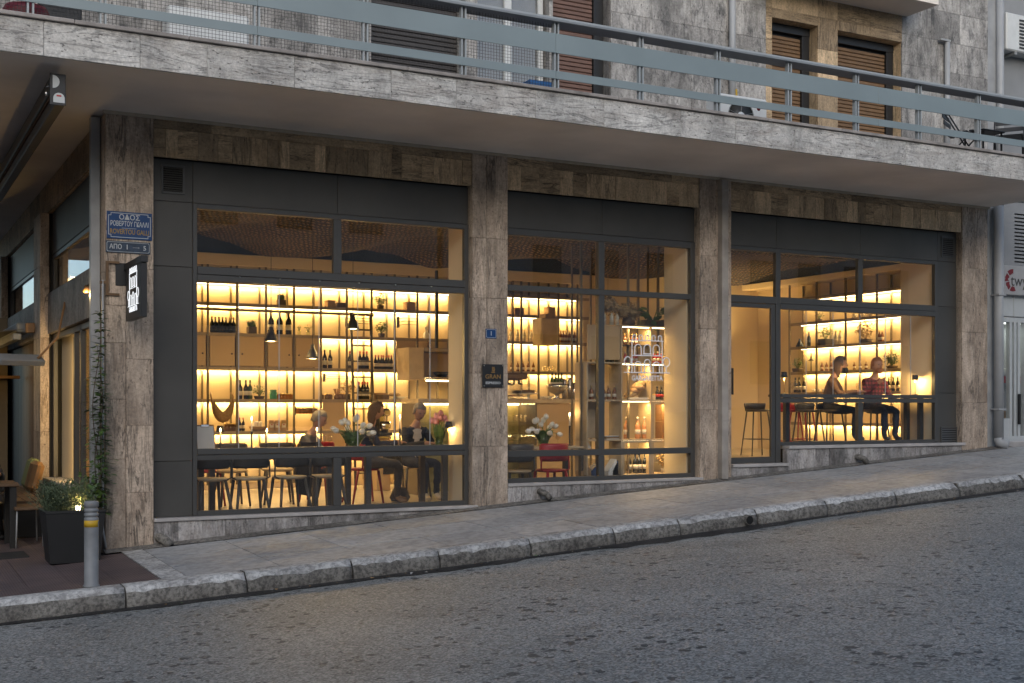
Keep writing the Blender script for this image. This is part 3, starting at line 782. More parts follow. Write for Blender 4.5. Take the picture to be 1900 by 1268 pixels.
# backing behind the panels
part('panel_backing', 'dark_gap', lambda m: (m.box(.5, 4.33, .155, .175, 3.79, ZL+.01), m.box(4.82, 7.77, .155, .175, 3.79, ZL+.01), m.box(8.31, 12.8, .155, .175, 3.79, ZL+.01), m.box(.5, .93, .155, .175, .331, 3.79), m.box(12.39, 12.8, .155, .175, .985, 3.79)))
s1 = xY(358, YF); s2 = xY(627, YF)
panel(.502, s1, 3.79, ZL); panel(s1, s2, 3.79, ZL); panel(s2, 4.328, 3.79, ZL)
zq = [.331, zY(330, 856, YF), zY(330, 495, YF), 3.79]
for a, b in zip(zq, zq[1:]): panel(.502, s1, a, b)
vent(xY(299, YF), xY(343, YF), zY(320, 360, YF), zY(320, 306, YF), 11)
# bay 1
f = MB(); x0, x1 = s1, 4.328
g0, g1 = xY(366, YF), xY(862, YF)
bar(f, x0, g0, .33, 3.788); bar(f, g1, x1, .33, 3.788)
bar(f, g0, g1, HD, 3.788); bar(f, g0, g1, 2.935, 3.005); bar(f, g0, g1, 3.008, 3.095, YF-.01); bar(f, g0, g1, .945, 1.005); bar(f, g0, g1, 1.008, 1.075, YF-.012); bar(f, g0, g1, .33, .385)
mx = xY(626.5, YF); bar(f, mx-.05, mx+.05, 3.096, HD-.001); bar(f, mx-.05, mx+.05, .386, .944)
bay1 = f.build('shop_window', 'frame_metal', B)
pane(bay1, g0, mx-.05, 3.095, HD); pane(bay1, mx+.05, g1, 3.095, HD); pane(bay1, g0, mx-.05, .385, .945); pane(bay1, mx+.05, g1, .385, .945)
js = [g0]+[xY(u, YF+.03) for u in (443, 518, 592, 664, 732, 798)]+[g1]
for a, b in zip(js, js[1:]): pane(bay1, a+.004, b-.004, 1.075, 2.935)
for a in js[1:-1]: MB().box(a-.004, a+.004, .131, .139, 1.075, 2.935).build('glazing_joint', 'steel_white', bay1)  # clear joints coloured pale to stand in for reflected room lights
for a in js[1:-1]: MB().cbox(a-.012, a+.012, YF-.017, YF-.011, 2.99, 3.004, .003).build('hinge', 'chrome', bay1)
# bay 2
x0, x1 = 4.822, 7.768; sm_ = xY(1118, YF)
panel(x0, sm_, 3.79, ZL); panel(sm_, x1, 3.79, ZL)
f = MB(); g0, g1 = 4.87, xY(1282, YF)
bar(f, x0, g0, .58, 3.788); bar(f, g1, x1, .58, 3.788); bar(f, g0, g1, HD-.03, 3.788); bar(f, g0, g1, 3.0, 3.075); bar(f, g0, g1, .905, .985); bar(f, g0, g1, .58, .635)
ma, mb_ = xY(1111, YF), xY(1122, YF)
for a, b in ((3.076, HD-.031), (.986, 2.999), (.636, .904)): bar(f, ma, mb_, a, b)
bay2 = f.build('shop_window', 'frame_metal', B)
for a, b in ((3.075, HD-.03), (.985, 3.0), (.635, .905)):
    pane(bay2, g0, ma, a, b); pane(bay2, mb_, g1, a, b)
# bay 3
x0, x1 = 8.312, 12.798; s1 = xY(1440, YF)
panel(x0, s1+.02, 3.79, ZL); panel(s1+.02, 10.8, 3.79, ZL); panel(10.8, 12.39, 3.79, ZL); panel(12.39, x1, 3.79, ZL)
for a, b in ((.986, 1.75), (1.75, 3.09), (3.09, 3.79)): panel(12.39, x1, a, b)
vent(xY(1747, YF), xY(1771, YF), zY(1760, 478, YF), zY(1760, 440, YF), 9)
vent(xY(1746, YF), xY(1777, YF), zY(1760, 823, YF), zY(1760, 792, YF), 6)
f = MB(); g0, g1 = 9.27, xY(1735, YF); d1 = xY(1440, YF)
bar(f, d1, g0, .70, 3.788); bar(f, g1, 12.388, 1.0, 3.788); bar(f, x0, d1, HD, 3.788); bar(f, g0, g1, HD, 3.788); bar(f, x0, d1, 3.0, 3.10); bar(f, g0, g1, 3.01, 3.10); bar(f, g0, g1, 2.93, 3.007, YF-.01)
bar(f, g0, g1, 1.60, 1.665); bar(f, g0, g1, 1.668, 1.72, YF-.012); bar(f, g0, g1, .985, 1.035)
mx = xY(1597, YF); bar(f, mx-.045, mx+.045, 3.101, HD-.001); bar(f, mx-.045, mx+.045, 1.036, 1.599)
bay3 = f.build('shop_window', 'frame_metal', B)
pane(bay3, x0, d1, 3.10, HD); pane(bay3, g0, mx-.045, 3.10, HD); pane(bay3, mx+.045, g1, 3.10, HD); pane(bay3, g0, mx-.045, 1.035, 1.60); pane(bay3, mx+.045, g1, 1.035, 1.60)
js = [g0]+[xY(u, YF+.03) for u in (1496, 1546, 1596, 1643, 1690)]+[g1]
for a, b in zip(js, js[1:]): pane(bay3, a+.004, b-.004, 1.72, 2.93)
for a in js[1:-1]: MB().box(a-.004, a+.004, .131, .139, 1.72, 2.93).build('glazing_joint', 'steel_white', bay3)  # reflected room light put into the pale joint colour
d = MB(); bar(d, x0+.005, x0+.03, .745, 2.995, YF+.012, YF+.06); bar(d, d1-.075, d1-.003, .745, 2.995, YF+.012, YF+.06); bar(d, x0+.03, d1-.075, 2.935, 2.995, YF+.012, YF+.06); bar(d, x0+.03, d1-.075, .745, .83, YF+.012, YF+.06)
door = d.build('glass_door', 'frame_metal', B)
MB().box(x0+.03, d1-.075, .137, .143, .83, 2.935).build('pane', 'window_glass', door)
zh = zY(1362, 710, .05)
MB().cbox(x0+.04, x0+.065, .03, .06, zh-.17, zh+.2, .006).build('handle', 'black', door)
# sills and plinth
part('window_sill', 'sill_marble', lambda m: m.cbox(.503, 4.40, -.02, .2, .292, .329, .006))
part('window_sill', 'sill_marble', lambda m: m.cbox(4.825, 7.83, -.012, .2, .54, .579, .006))
part('door_sill', 'sill_marble', lambda m: m.cbox(8.33, 9.32, -.02, .3, .698, .742, .006))
part('window_sill', 'sill_marble', lambda m: m.cbox(9.325, 12.86, -.02, .2, .938, .984, .006))
pl = part('plinth', 'dark_gap', lambda m: (m.box(.5, 4.33, .03, .2, -.2, .291), m.box(4.82, 7.77, .03, .2, .05, .539), m.box(8.31, 9.33, .03, .3, .3, .697), m.box(9.33, 12.8, .03, .2, .3, .937)))
for a, b, zt in ((.503, 4.328, .291), (4.822, 7.768, .539), (8.312, 9.33, .697), (9.33, 12.798, .937)):
    x = a
    while x < b-.01:
        xe = min(b, x+random.choice((.2, .26, .3, .42)))
        if b-xe < .12: xe = b
        MB().cbox(x+.001, xe-.001, random.uniform(.002, .006), .031, gz(x, 0)-.06, zt, .003).build('stone_tile', 'stone_plinth', pl)
        x = xe
MB().cbox(9.302, 9.329, -.004, .099, .744, .936, .003).build('stone_tile', 'stone_plinth', pl)
# small drain spouts through the plinth
def spout(x, z, lab, r=.05, s=1):
    m_ = MB(); m_.tube([(x, .05, z+.03), (x, -.03, z+.03), (x+.05*s, -.09, z+.0), (x+.09*s, -.12, z-.06)], r, 12)
    m_.mat(1).tube([(x+.09*s, -.1203, z-.0605), (x+.0915*s, -.122, z-.0635)], r*.82, 12)
    tag(m_.build('drain_spout', ['kerb_face', 'dark_gap']), lab, 'drain pipe')
spout(.56, gz(.56, 0)+.06, 'grey plastic drain elbow at the foot of the corner column')
spout(xY(1001, 0), gz(5.2, 0)+.1, 'small grey drain elbow in the plinth beneath the middle window', .04)
spout(xY(1590, 0), gz(10.6, 0)+.08, 'grey drain elbow in the plinth beneath the right-hand window', .045)

# ---------------------------------------------------------------- side elevation (side street)
SX = 0.0
def sbox(name, mat, y0, y1, z0, z1, x0=.0, x1=.2, parent=B, c=.005):
    return MB().cbox(x0, x1, y0, y1, z0, z1, c).build(name, mat, parent)
sl = sbox('side_lintel', 'stone_lintel_flat', .71, 12, 4.25, ZS-.005, .03, .25)
for k in range(9): sbox('stone_tile', 'stone_lintel_flat', .715+k*1.2, .713+(k+1)*1.2, 4.252, ZS-.008, .0, .028, sl)
for a, b in ((4.62, 5.35), (10.2, 11.0)):
    c = sbox('side_column', 'dark_gap', a+.02, b-.02, -.2, 4.24, .01, .24)
    for z0, z1 in ((-.25, 1.2), (1.2, 2.5), (2.5, 3.5), (3.5, 4.24)):
        sbox('stone_panel', 'stone_column', a, b, z0+.001, z1-.001, -.10, .02, c)
sbox('side_panel', 'anthracite', .72, 4.6, 3.66, 4.245, .06, .1); sbox('side_panel', 'anthracite', 5.36, 10.18, 3.66, 4.245, .06, .1)
for a, b in ((.72, 4.6), (5.36, 10.18)):
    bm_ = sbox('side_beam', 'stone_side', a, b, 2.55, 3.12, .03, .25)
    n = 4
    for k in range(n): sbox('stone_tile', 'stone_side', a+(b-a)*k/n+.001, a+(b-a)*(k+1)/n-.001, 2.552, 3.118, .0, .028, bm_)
    fr = MB()
    for (y0, y1, z0, z1) in ((a, a+.06, 3.13, 3.65), (b-.1, b, 3.13, 3.65), (a+.06, b-.1, 3.59, 3.65), (a+.06, b-.1, 3.13, 3.16)): fr.cbox(.06, .12, y0, y1, z0, z1, .004)
    fo = fr.build('side_window', 'frame_metal', B); MB().box(.085, .091, a+.06, b-.1, 3.16, 3.59).build('pane', 'window_glass', fo)
fr = MB(); yy = [.72, .80, yX(148, .05)-.04, yX(148, .05)+.04, yX(136, .05)-.04, yX(136, .05)+.03, 4.5, 4.6]
for k in range(0, 8, 2): fr.cbox(.06, .12, yy[k], yy[k+1], .56, 2.54, .004)
fr.cbox(.06, .12, .72, 4.6, 2.47, 2.545, .004)
sw = fr.build('side_window', 'frame_metal', B)
MB().box(.088, .094, .8, yX(148, .05)-.04, .56, 2.47).build('pane', 'window_glass', sw)
MB().box(.088, .094, yX(148, .05)+.04, yX(136, .05)-.04, .56, 2.47).build('pane', 'window_glass', sw)
sbox('side_sill', 'sill_marble', .71, 4.61, .52, .558, -.06, .25); sbox('side_plinth', 'anthracite', .71, 4.61, -.2, .518, .0, .2)

lw = sbox('side_boarding', 'wood_dark', 5.36, 10.18, -.3, 2.545, .10, .14)
for k in range(12): sbox('board', random.choice(('wood_dark', 'copper_dark', 'upright')), 5.37+.4*k, 5.765+.4*k, -.29, 2.54, .07, .099, lw)
structure(MB().box(.9, .95, 5.52, 11, -.2, 4.24).build('side_room_wall', 'door_beige'))
structure(MB().box(.2, 13.3, 10.9, 11, -.2, 4.24).build('rear_room_wall', 'door_beige'))

ls = MB().cbox(.13, .16, yX(138, .14)-.02, yX(138, .14)+.02, .6, 2.44, .003).build('led_profile', 'frame_metal', sw)
MB().box(.135, .155, yX(138, .14)+.021, yX(138, .14)+.026, .65, 2.4).build('led_strip', 'led', sw)
strip_light('side_led', (.12, yX(138, .14)+.05, .65), (.12, yX(138, .14)+.05, 2.4), .02, 12, None, (.25, 1, 0))
# ================================================================ the room behind the glass
FZ, PZ, CZ = .25, .72, 4.24
structure(MB().box(.26, 13.25, .2, 5.45, FZ-.05, FZ).build('interior_floor', 'floor_tile'))
structure(MB().cbox(8.02, 13.25, .2, 5.45, FZ+.002, PZ, .01).build('raised_floor', 'floor_tile'))
structure(MB().box(0.26, 13.25, .19, 5.5, CZ, CZ+.01).build('interior_ceiling', 'ceiling_dark'))
structure(MB().box(0.26, 13.3, 5.45, 5.5, FZ, CZ).build('interior_back_wall', 'wall_cream'))
structure(MB().box(13.25, 13.3, .2, 5.45, FZ, CZ).build('interior_end_wall', 'wall_cream'))
structure(MB().box(.2, .255, 4.62, 5.5, FZ, CZ).build('interior_side_wall', 'wall_cream'))
for n_, (a, b, c, d) in (('interior_pier', (4.34, 4.81, .202, .72)), ('interior_pier', (7.70, 8.30, .202, .74)), ('interior_pier', (12.36, 13.24, .202, .85))):
    structure(MB().cbox(a, b, c, d, FZ+.001, CZ-.001, .006).build(n_, 'wall_cream'))
structure(MB().cbox(.27, 12.35, .185, .50, 3.80, CZ-.002, .004).build('window_head_box', 'wall_cream'))
# skirting
structure(MB().cbox(.3, 8.0, 5.425, 5.449, FZ+.001, FZ+.1, .004).build('skirting', 'wall_cream'))
# hanging woven ceiling mat in waves
mb = MB(); nx, ny = 110, 46; mb.smooth = True
for j in range(ny+1):
    for i in range(nx+1):
        x = .34+(12.2-.34)*i/nx; y = .56+(4.75-.56)*j/ny
        z = 3.96+.14*math.sin(2.1*x+.75*y+.6)+.06*math.sin(1.1*x-1.5*y)+.02*math.sin(7*x+3*y)
        mb.v.append((x, y, z))
for j in range(ny):
    for i in range(nx):
        k = j*(nx+1)+i; mb.face([k, k+1, k+2+nx, k+1+nx])
tag(mb.build('woven_ceiling_mat', 'woven_mat'), 'brown woven reed mat hanging in waves below the dark ceiling', 'ceiling mat')
# ---------------------------------------------------------------- long shelf wall
YS, YB = 5.0, 5.38
UF = [350, 386, 440, 494, 546, 596, 644, 690, 733, 775, 812, 850]
XU = [xY(u, YS) for u in UF]
LV = [zY(500, v, YS) for v in (832, 800, 741, 682, 620, 565)]
LV[0] = .86
TOPZ = 3.74
SH = thing('shelf_wall', 'tall lit shelving wall with dark uprights and beige cabinets behind the left window', 'shelf')
XE = xY(1085, YS)
XU2 = XU + [xY(u, YS) for u in (890, 925, 952, 968, 1000, 1037, 1072)]
MB().box(.35, XE+.2, YB, YB+.02, FZ+.1, TOPZ).build('back_panel', 'back_panel', SH)
proto = None
for x in XU2:
    for yy, ww in ((YS, .015), (YB-.03, .013)):
        MB().box(x-ww, x+ww, yy, yy+.028, FZ+.1, TOPZ-.01).build('upright', 'upright', SH)
def shelf_run(xa, xb, z, th=.03, y0=YS+.03, y1=YB-.004, mat='shelf_board', lit=True, power=5.5, parent=SH):
    MB().cbox(xa, xb, y0, y1, z-th, z, .003).build('shelf', mat, parent); MB().cbox(xa, xb, y0-.018, y0-.001, z-.052, z+.002, .003).build('shelf_lip', mat, parent)
    if lit:
        MB().box(xa+.02, xb-.02, y1-.075, y1-.06, z-th-.012, z-th-.001).build('led_strip', 'led', parent)
        strip_light('led_strip', (xa+.02, y1-.05, z-th-.004), (xb-.02, y1-.05, z-th-.004), .03, power*.82*(xb-xa), None, (0, .2, -1))
MB().cbox(.35, XE+.2, YS-.06, YB, TOPZ, TOPZ+.11, .004).build('cornice', 'wall_cream', SH)
MB().cbox(.35, XE+.2, YS-.10, YS-.065, TOPZ-.05, TOPZ+.12, .004).build('cornice_lip', 'wall_cream', SH)
zl = 3.46
MB().cbox(.36, XE+.1, YS+.03, YB-.004, zl-.02, zl, .003).build('shelf', 'shelf_board', SH); MB().cbox(.36, XE+.1, YS+.012, YS+.029, zl-.045, zl+.002, .003).build('shelf_lip', 'shelf_board', SH)
MB().box(.4, XE, YB-.075, YB-.06, zl-.032, zl-.021).build('led_strip', 'led', SH)
strip_light('led_strip', (.4, YB-.05, zl-.03), (XE, YB-.05, zl-.03), .03, 7*(XE-.4), None, (0, .2, -1))
MB().box(.35, XE+.2, YS-.05, YS-.01, TOPZ+.112, CZ-.003).build('dark_gap_board', 'ceiling_dark', SH)  # dark board added so the gap above the cornice stays black
MB().box(.4, XE, YS-.125, YS-.105, TOPZ-.05, TOPZ-.03).build('led_strip', 'led', SH) if 0 else None
xm = XU[9]
for k, z in enumerate(LV):
    p_ = [9, 10, 10.5, 10.5, 9, 9][k]
    if k == 3: shelf_run(XU[0], XU[9], z, power=p_)
    elif k == 4: shelf_run(XU[0], XU[5], z, lit=False); shelf_run(XU[5], XU[9], z, power=p_); shelf_run(XU[9], XU2[12], z, lit=False)
    else: shelf_run(XU[0], xm if k < 3 else XU2[12], z, power=p_)
for k in (1, 2, 3, 4, 5): shelf_run(XU2[12], XE+.1, LV[k], power=8.5)
def cab(i, k0, k1, knob=1, x0=None, x1=None):
    a = (XU[i] if x0 is None else x0)+.03; b = (XU[i+1] if x1 is None else x1)-.03
    o = MB().cbox(a, b, YS+.012, YS+.035, LV[k0]+.012, LV[k1]-.04, .004).build('cabinet_door', 'door_beige', SH)
    xk = b-.05 if knob > 0 else a+.05
    MB().lathe([(.002, 0), (.012, .002), (.014, .012), (.001, .016)], n=8).build('knob', 'black', o, (xk, YS+.012, (LV[k0]+LV[k1])/2-.06), (math.pi/2, 0, 0))
for i, kn in ((0, 1), (1, 1), (2, -1), (3, 1), (4, -1)): cab(i, 3, 4, kn)
cab(5, 1, 2, -1); cab(5, 0, 1, -1); cab(8, 3, 4, -1); cab(7, 3, 4, 1) if 0 else None
# ladder rail
zr = zY(500, 578, YS-.06)
MB().tube([(XU[0], YS-.07, zr), (XU[7], YS-.07, zr)], .02, 8).build('ladder_rail', 'upright', SH)
for i in (0, 2, 4, 6, 7): MB().box(XU[i]-.012, XU[i]+.012, YS-.06, YS, zr-.012, zr+.012).build('rail_bracket', 'upright', SH)
# wire racks on the uprights
def wire_rack(u0, u1, v0, v1, Y=YS-.02):
    xa, xb = xY(u0, Y), xY(u1, Y); za, zb_ = zY(u0, v1, Y), zY(u0, v0, Y); m_ = MB()
    for z in (za, (za+zb_)/2, zb_):
        m_.tube([(xa, Y, z), (xa+.04, Y-.1, z+.01), (xb-.04, Y-.1, z+.01), (xb, Y, z)], .005, 5)
    m_.box(xa-.03, xa-.01, Y-.06, Y+.02, za-.04, zb_+.03)
    m_.build('wire_rack', 'black_metal', SH)
wire_rack(740, 772, 592, 604); wire_rack(603, 644, 697, 704); wire_rack(548, 590, 757, 766); wire_rack(644, 686, 592, 602)
# upper lights at the ladder
LD = thing('library_ladder', 'tall dark metal ladder leaning on the rail of the shelf wall', 'ladder')
a0, a1 = aY(657, 605, 4.72), aY(693, 586, 4.72); b0, b1 = (xY(660, 4.45), 4.45, FZ), (xY(698, 4.45), 4.45, FZ)
for a, b in ((Vector((a0.x, 4.86, zr+.02)), Vector(b0)), (Vector((a1.x, 4.86, zr+.02)), Vector(b1))):
    MB().tube([a, b], .022, 8).build('side_rail', 'ladder_metal', LD)
for k in range(1, 11):
    t = k/11; p = Vector((a0.x, 4.86, zr)).lerp(Vector(b0), t); q = Vector((a1.x, 4.86, zr)).lerp(Vector(b1), t)
    MB().box(p.x, q.x, p.y-.03, p.y+.03, p.z-.012, p.z+.012).build('rung', 'ladder_metal', LD)
# ---------------------------------------------------------------- kitchen corner at the right of the left window
KH = thing('extractor_hood', 'boxy beige extractor hood hanging at the end of the shelf wall', 'hood')
xa, xb = xY(759, 4.4), xY(787, 4.4); za, zb_ = zY(770, 705, 4.4), zY(770, 645, 4.4)
MB().cbox(xa, xb, 4.4, 4.9, za, zb_, .006).build('side_box', 'wood_pale', KH)
MB().cbox(xb+.002, xb+.95, 4.4, 4.9, zb_-.06, zb_, .006).build('top_frame', 'shelf_board', KH)
MB().cbox(xb+.002, xb+.95, 4.4, 4.9, za, za+.05, .006).build('lower_frame', 'chrome', KH)
MB().box(xb+.002, xb+.95, 4.86, 4.89, za+.052, zb_-.062).build('back_plate', 'door_beige', KH)
MB().box(xb+.25, xb+.29, 4.5, 4.54, zb_, TOPZ).build('hanger', 'black_metal', KH)
MB().box(xb+.1, xb+.8, 4.5, 4.56, za-.02, za-.002).build('led_strip', 'led', KH)
strip_light('hood_led', (xb+.1, 4.6, za-.03), (xb+.8, 4.6, za-.03), .04, 10, None)
KC = thing('kitchen_counter', 'beige kitchen counter with steel top near the extractor hood', 'counter')
x0_, x1_ = xY(700, 4.0), 4.9
MB().cbox(x0_, x1_, 4.02, 4.6, FZ, 1.05, .006).build('cabinet', 'door_beige', KC)
MB().cbox(x0_-.03, x1_, 3.98, 4.62, 1.052, 1.09, .006).build('worktop', 'chrome', KC)
MB().cbox(x0_+.1, x0_+.5, 3.995, 4.018, .5, .98, .004).build('drawer_front', 'black', KC)
# ---------------------------------------------------------------- bar counter behind the middle window
BC = thing('bar_counter', 'high beige bar counter with stone top behind the middle window', 'counter')
YC = 2.9; zt = zY(1000, 741, YC); xa, xb = 4.86, xY(1072, YC)
MB().cbox(xa, xb, YC-.03, YC+.62, zt-.06, zt, .006).build('counter_top', 'wood_pale', BC)
xg = xY(997, YC)
MB().cbox(xg, xb, YC+.02, YC+.06, FZ, zt-.062, .005).build('front_panel', 'door_beige', BC)
MB().cbox(xa, xa+.03, YC, YC+.6, FZ, zt-.062, .004).build('side_panel', 'upright', BC); MB().cbox(xg-.03, xg-.002, YC, YC+.6, FZ, zt-.062, .004).build('side_panel', 'upright', BC)
MB().box(xa+.03, xg-.03, YC+.56, YC+.6, FZ, zt-.062).build('display_back', 'fridge_inside', BC)
for z in (.72, 1.02, 1.30): MB().box(xa+.031, xg-.031, YC+.04, YC+.55, z, z+.008).build('glass_shelf', 'vase_glass', BC)
MB().box(xa+.031, xg-.031, YC+.005, YC+.011, FZ+.05, zt-.064).build('display_pane', 'window_glass', BC)
MB().box(xa+.05, xg-.05, YC+.5, YC+.53, zt-.09, zt-.066).build('led_strip', 'led', BC)
strip_light('display_led', (xa+.05, YC+.45, zt-.1), (xg-.05, YC+.45, zt-.1), .03, 2.2, None)
# ---------------------------------------------------------------- pale wood box shelving by the middle window
BX = thing('box_shelving', 'pale wooden box shelving standing close behind the middle window', 'shelf')
YX, YD = .80, 1.12
cxs = [xY(u, YX) for u in (1090, 1154, 1209, 1264)]
bz = [zY(1180, v, YX) for v in (880, 815, 742, 673, 604)]
def board(xa, xb, za, zb_, y0=YX, y1=YD, mat='wood_pale'): return MB().cbox(xa, xb, y0, y1, za, zb_, .003).build('board', mat, BX)
for k, z in enumerate(bz):
    board(cxs[0] if 0 < k < 4 else cxs[1], cxs[3]+.02, z-.022, z)
    if 0 < k:
        for a, b in ((cxs[1], cxs[2]), (cxs[2], cxs[3])):
            MB().box(a+.03, b-.03, YX+.02, YX+.035, z-.032, z-.0225).build('led_strip', 'led', BX)
            strip_light('box_led', (a+.03, YX+.05, z-.04), (b-.03, YX+.05, z-.04), .02, 3.2, None, (0, .25, -1))
for c_ in cxs[1:]:
    board(c_-.011, c_+.011, FZ, bz[0]-.023)
    for a, b in zip(bz, bz[1:]): board(c_-.011, c_+.011, a+.001, b-.023)
for a, b in zip(bz, bz[1:4]): board(cxs[0]-.011, cxs[0]+.011, a+.001, b-.023)
for c_ in (xY(1079, .9), xY(1108, .9), xY(1152, 1.1)): MB().box(c_-.014, c_+.014, .9, .93, FZ, CZ-.3).build('metal_post', 'upright', BX)
for u in (1185, 1222, 1243): 
    c_ = xY(u, 1.6); MB().box(c_-.016, c_+.016, 1.6, 1.63, 2.0, CZ-.3).build('metal_post', 'upright', BX)
for u in (1062, 1097, 1166, 1203):
    c_ = xY(u, 1.7); MB().box(c_-.012, c_+.012, 1.7, 1.724, FZ, CZ-.3).build('metal_post', 'upright', BX)
for (a, b) in ((2, 3), (1, 2)):
    MB().cbox(cxs[0]+.02, cxs[1]-.15, YD-.03, YD-.008, bz[a]+.01, bz[b]-.03, .003).build('panel', 'wood_pale', BX)
MB().cbox(cxs[0]+.015, cxs[1]-.02, YX+.02, YX+.045, bz[3]+.03, bz[4]-.01, .004).build('panel', 'door_beige', BX)
for k in (0, 1):                       # framed bottom boxes
    for a, b in ((cxs[1], cxs[2]), (cxs[2], cxs[3])):
        if k == 1 and a == cxs[1]: continue
        z0, z1 = (bz[0], bz[1]-.022) if k == 0 else (bz[1], bz[2]-.022)
        fm = MB(); 
        for (p, q, r, s) in ((a+.012, b-.012, z1-.03, z1-.001), (a+.012, a+.045, z0+.001, z1-.031), (b-.045, b-.012, z0+.001, z1-.031)): fm.cbox(p, q, YX+.004, YX+.02, r, s, .002)
        fm.build('box_frame', 'wood_pale', BX)
mid_z = zY(1170, 640, YX)
MB().box(cxs[1]+.012, cxs[2]-.012, YX+.03, YD-.05, mid_z-.01, mid_z).build('wire_shelf', 'black_metal', BX)
# ---------------------------------------------------------------- shelf wall on the end wall (right-hand window)
ES = thing('end_shelf_wall', 'lit shelving with dark uprights on the end wall of the right-hand window', 'shelf')
XS, XBk = 12.86, 13.22
yv = [yX(u, XS) for u in (1672, 1626, 1568, 1514, 1464)]
yv[0] = .95
elv = [1.26, 1.80, 2.18, 2.64, 3.08, 3.53]
MB().box(XBk, XBk+.015, .93, yv[4], PZ, 3.8).build('back_panel', 'back_panel', ES)
for y in yv:
    for xx, ww in ((XS, .015), (XBk-.03, .012)): MB().box(xx, xx+.028, y-ww, y+ww, PZ, 3.79).build('upright', 'upright', ES)
for k, z in enumerate(elv):
    MB().cbox(XS+.03, XBk-.002, .935, yv[4], z-.03, z, .003).build('shelf', 'shelf_board', ES)
    MB().cbox(XS+.012, XS+.029, .935, yv[4], z-.052, z+.002, .003).build('shelf_lip', 'shelf_board', ES)
    MB().box(XBk-.09, XBk-.075, .96, yv[4]-.03, z-.042, z-.031).build('led_strip', 'led', ES)
    strip_light('end_led', (XBk-.05, .96, z-.04), (XBk-.05, yv[4]-.03, z-.04), .03, 20, None, (.2, 0, -1))
MB().box(XS-.03, XS+.02, .935, 5.4, 3.902, CZ-.003).build('dark_gap_board', 'ceiling_dark', ES)  # added dark sheet, blackens the gap over the end wall cornice
MB().cbox(XS-.05, XBk, .935, 5.4, 3.80, 3.90, .004).build('cornice', 'wall_cream', ES)
# ---------------------------------------------------------------- hanging lamps
def pendant(u, v, lab, Y=2.6):
    p = aY(u, v, Y); o = thing('pendant_lamp', lab, 'lamp', p, 0, 'dark bell pendant lamps')
    MB().lathe([(.088, 0), (.082, .03), (.066, .08), (.04, .13), (.028, .15), (.026, .19), (.012, .20), (.006, .2)], n=20).build('lamp_shade', 'graphite', o)
    MB().lathe([(.001, .012), (.035, .014), (.045, .03), (.03, .06), (.001, .065)], n=12).build('bulb', 'bulb', o)
    MB().tube([(0, 0, .2), (0, 0, 3.8-p.z)], .004, 5).build('cord', 'black', o)
    point_light('pendant_light', (0, 0, -.02), 30, .05, o)
pendant(503, 634, 'dark bell pendant lamp before the shelf with the big bottles'); pendant(580, 666, 'lowest hanging dark bell pendant lamp, before the beige cabinets'); pendant(655, 611, 'dark bell pendant lamp hanging in front of the ladder')
def table_lamp(u, v, Y, z0, lab, mat='black', power=7):
    p = aY(u, v, Y); h = .06
    o = thing('table_lamp', lab, 'lamp', (p.x, Y, z0), 0, 'small table lamps with dark shades')
    H = p.z-z0
    MB().lathe([(.05, 0), (.05, .012), (.008, .018), (.006, .02)], n=16).build('base', mat, o)
    MB().tube([(0, 0, .018), (0, 0, H)], .006, 8).build('stem', 'brass', o)
    MB().lathe([(.052, H-.02), (.042, H+.06), (.0385, H+.06), (.048, H-.02)], n=20).build('lamp_shade', mat, o)
    MB().lathe([(.001, H-.0), (.02, H+.01), (.02, H+.03), (.001, H+.04)], n=10).build('bulb', 'bulb', o)
    point_light('table_lamp_light', (0, 0, H-.03), power, .03, o)
TZ = 1.0

o = thing('floor_lamp', 'tall floor lamp lighting the plain wall behind the third column', 'lamp', (12.0, 5.05, PZ))
MB().lathe([(.15, 0), (.15, .02), (.012, .03), (.01, 1.5)], n=18).build('stand', 'black_metal', o); MB().lathe([(.18, 1.45), (.12, 1.75), (.115, 1.75), (.175, 1.45)], n=22).build('lamp_shade', 'shade_glow', o)
point_light('floor_lamp_light', (0, 0, 1.6), 150, .08, o)
# ================================================================ wares: bottles, jars, plants on the shelves
def bottle_proto(kind):
    H, r, body, lab, cap = {
        'wine': (.30, .037, 'bottle_dark', 'label_cream', 'cap_black'), 'wine_red': (.29, .036, 'bottle_dark', 'label_cream', 'cap_red'),
        'small': (.25, .034, 'bottle_dark', 'graphite', 'wood_warm'), 'magnum': (.37, .05, 'bottle_dark', 'label_cream', 'cap_black'),
        'green': (.30, .037, 'bottle_green', 'label_cream', 'cap_black'), 'rose': (.31, .042, 'bottle_rose', 'label_cream', 'label_cream'),
        'red': (.2, .03, 'label_red', 'bottle_clear', 'bottle_clear'), 'soda': (.2, .032, 'bottle_dark', 'label_red', 'cap_black'),
        'amber': (.22, .035, 'bottle_amber', 'label_cream', 'brass'), 'blue': (.26, .032, 'ceramic_blue', 'ceramic_blue', 'ceramic_blue'),
        'clear': (.24, .034, 'bottle_clear', 'label_cream', 'brass'), 'black': (.22, .034, 'black', 'graphite', 'cap_black')}[kind]
    o = MB().lathe([(r*.9, 0), (r, .006), (r, H*.56), (r*.92, H*.62), (r*.5, H*.72), (r*.36, H*.78), (r*.36, H*.90)], n=14).build('bottle', body)
    MB().lathe([(r*1.015, H*.20), (r*1.015, H*.42)], n=14).build('label', lab, o)
    MB().lathe([(r*.40, H*.84), (r*.42, H*.99), (r*.3, H), (.001, H)], n=10).build('cap', cap, o)
    return o
BP = {}
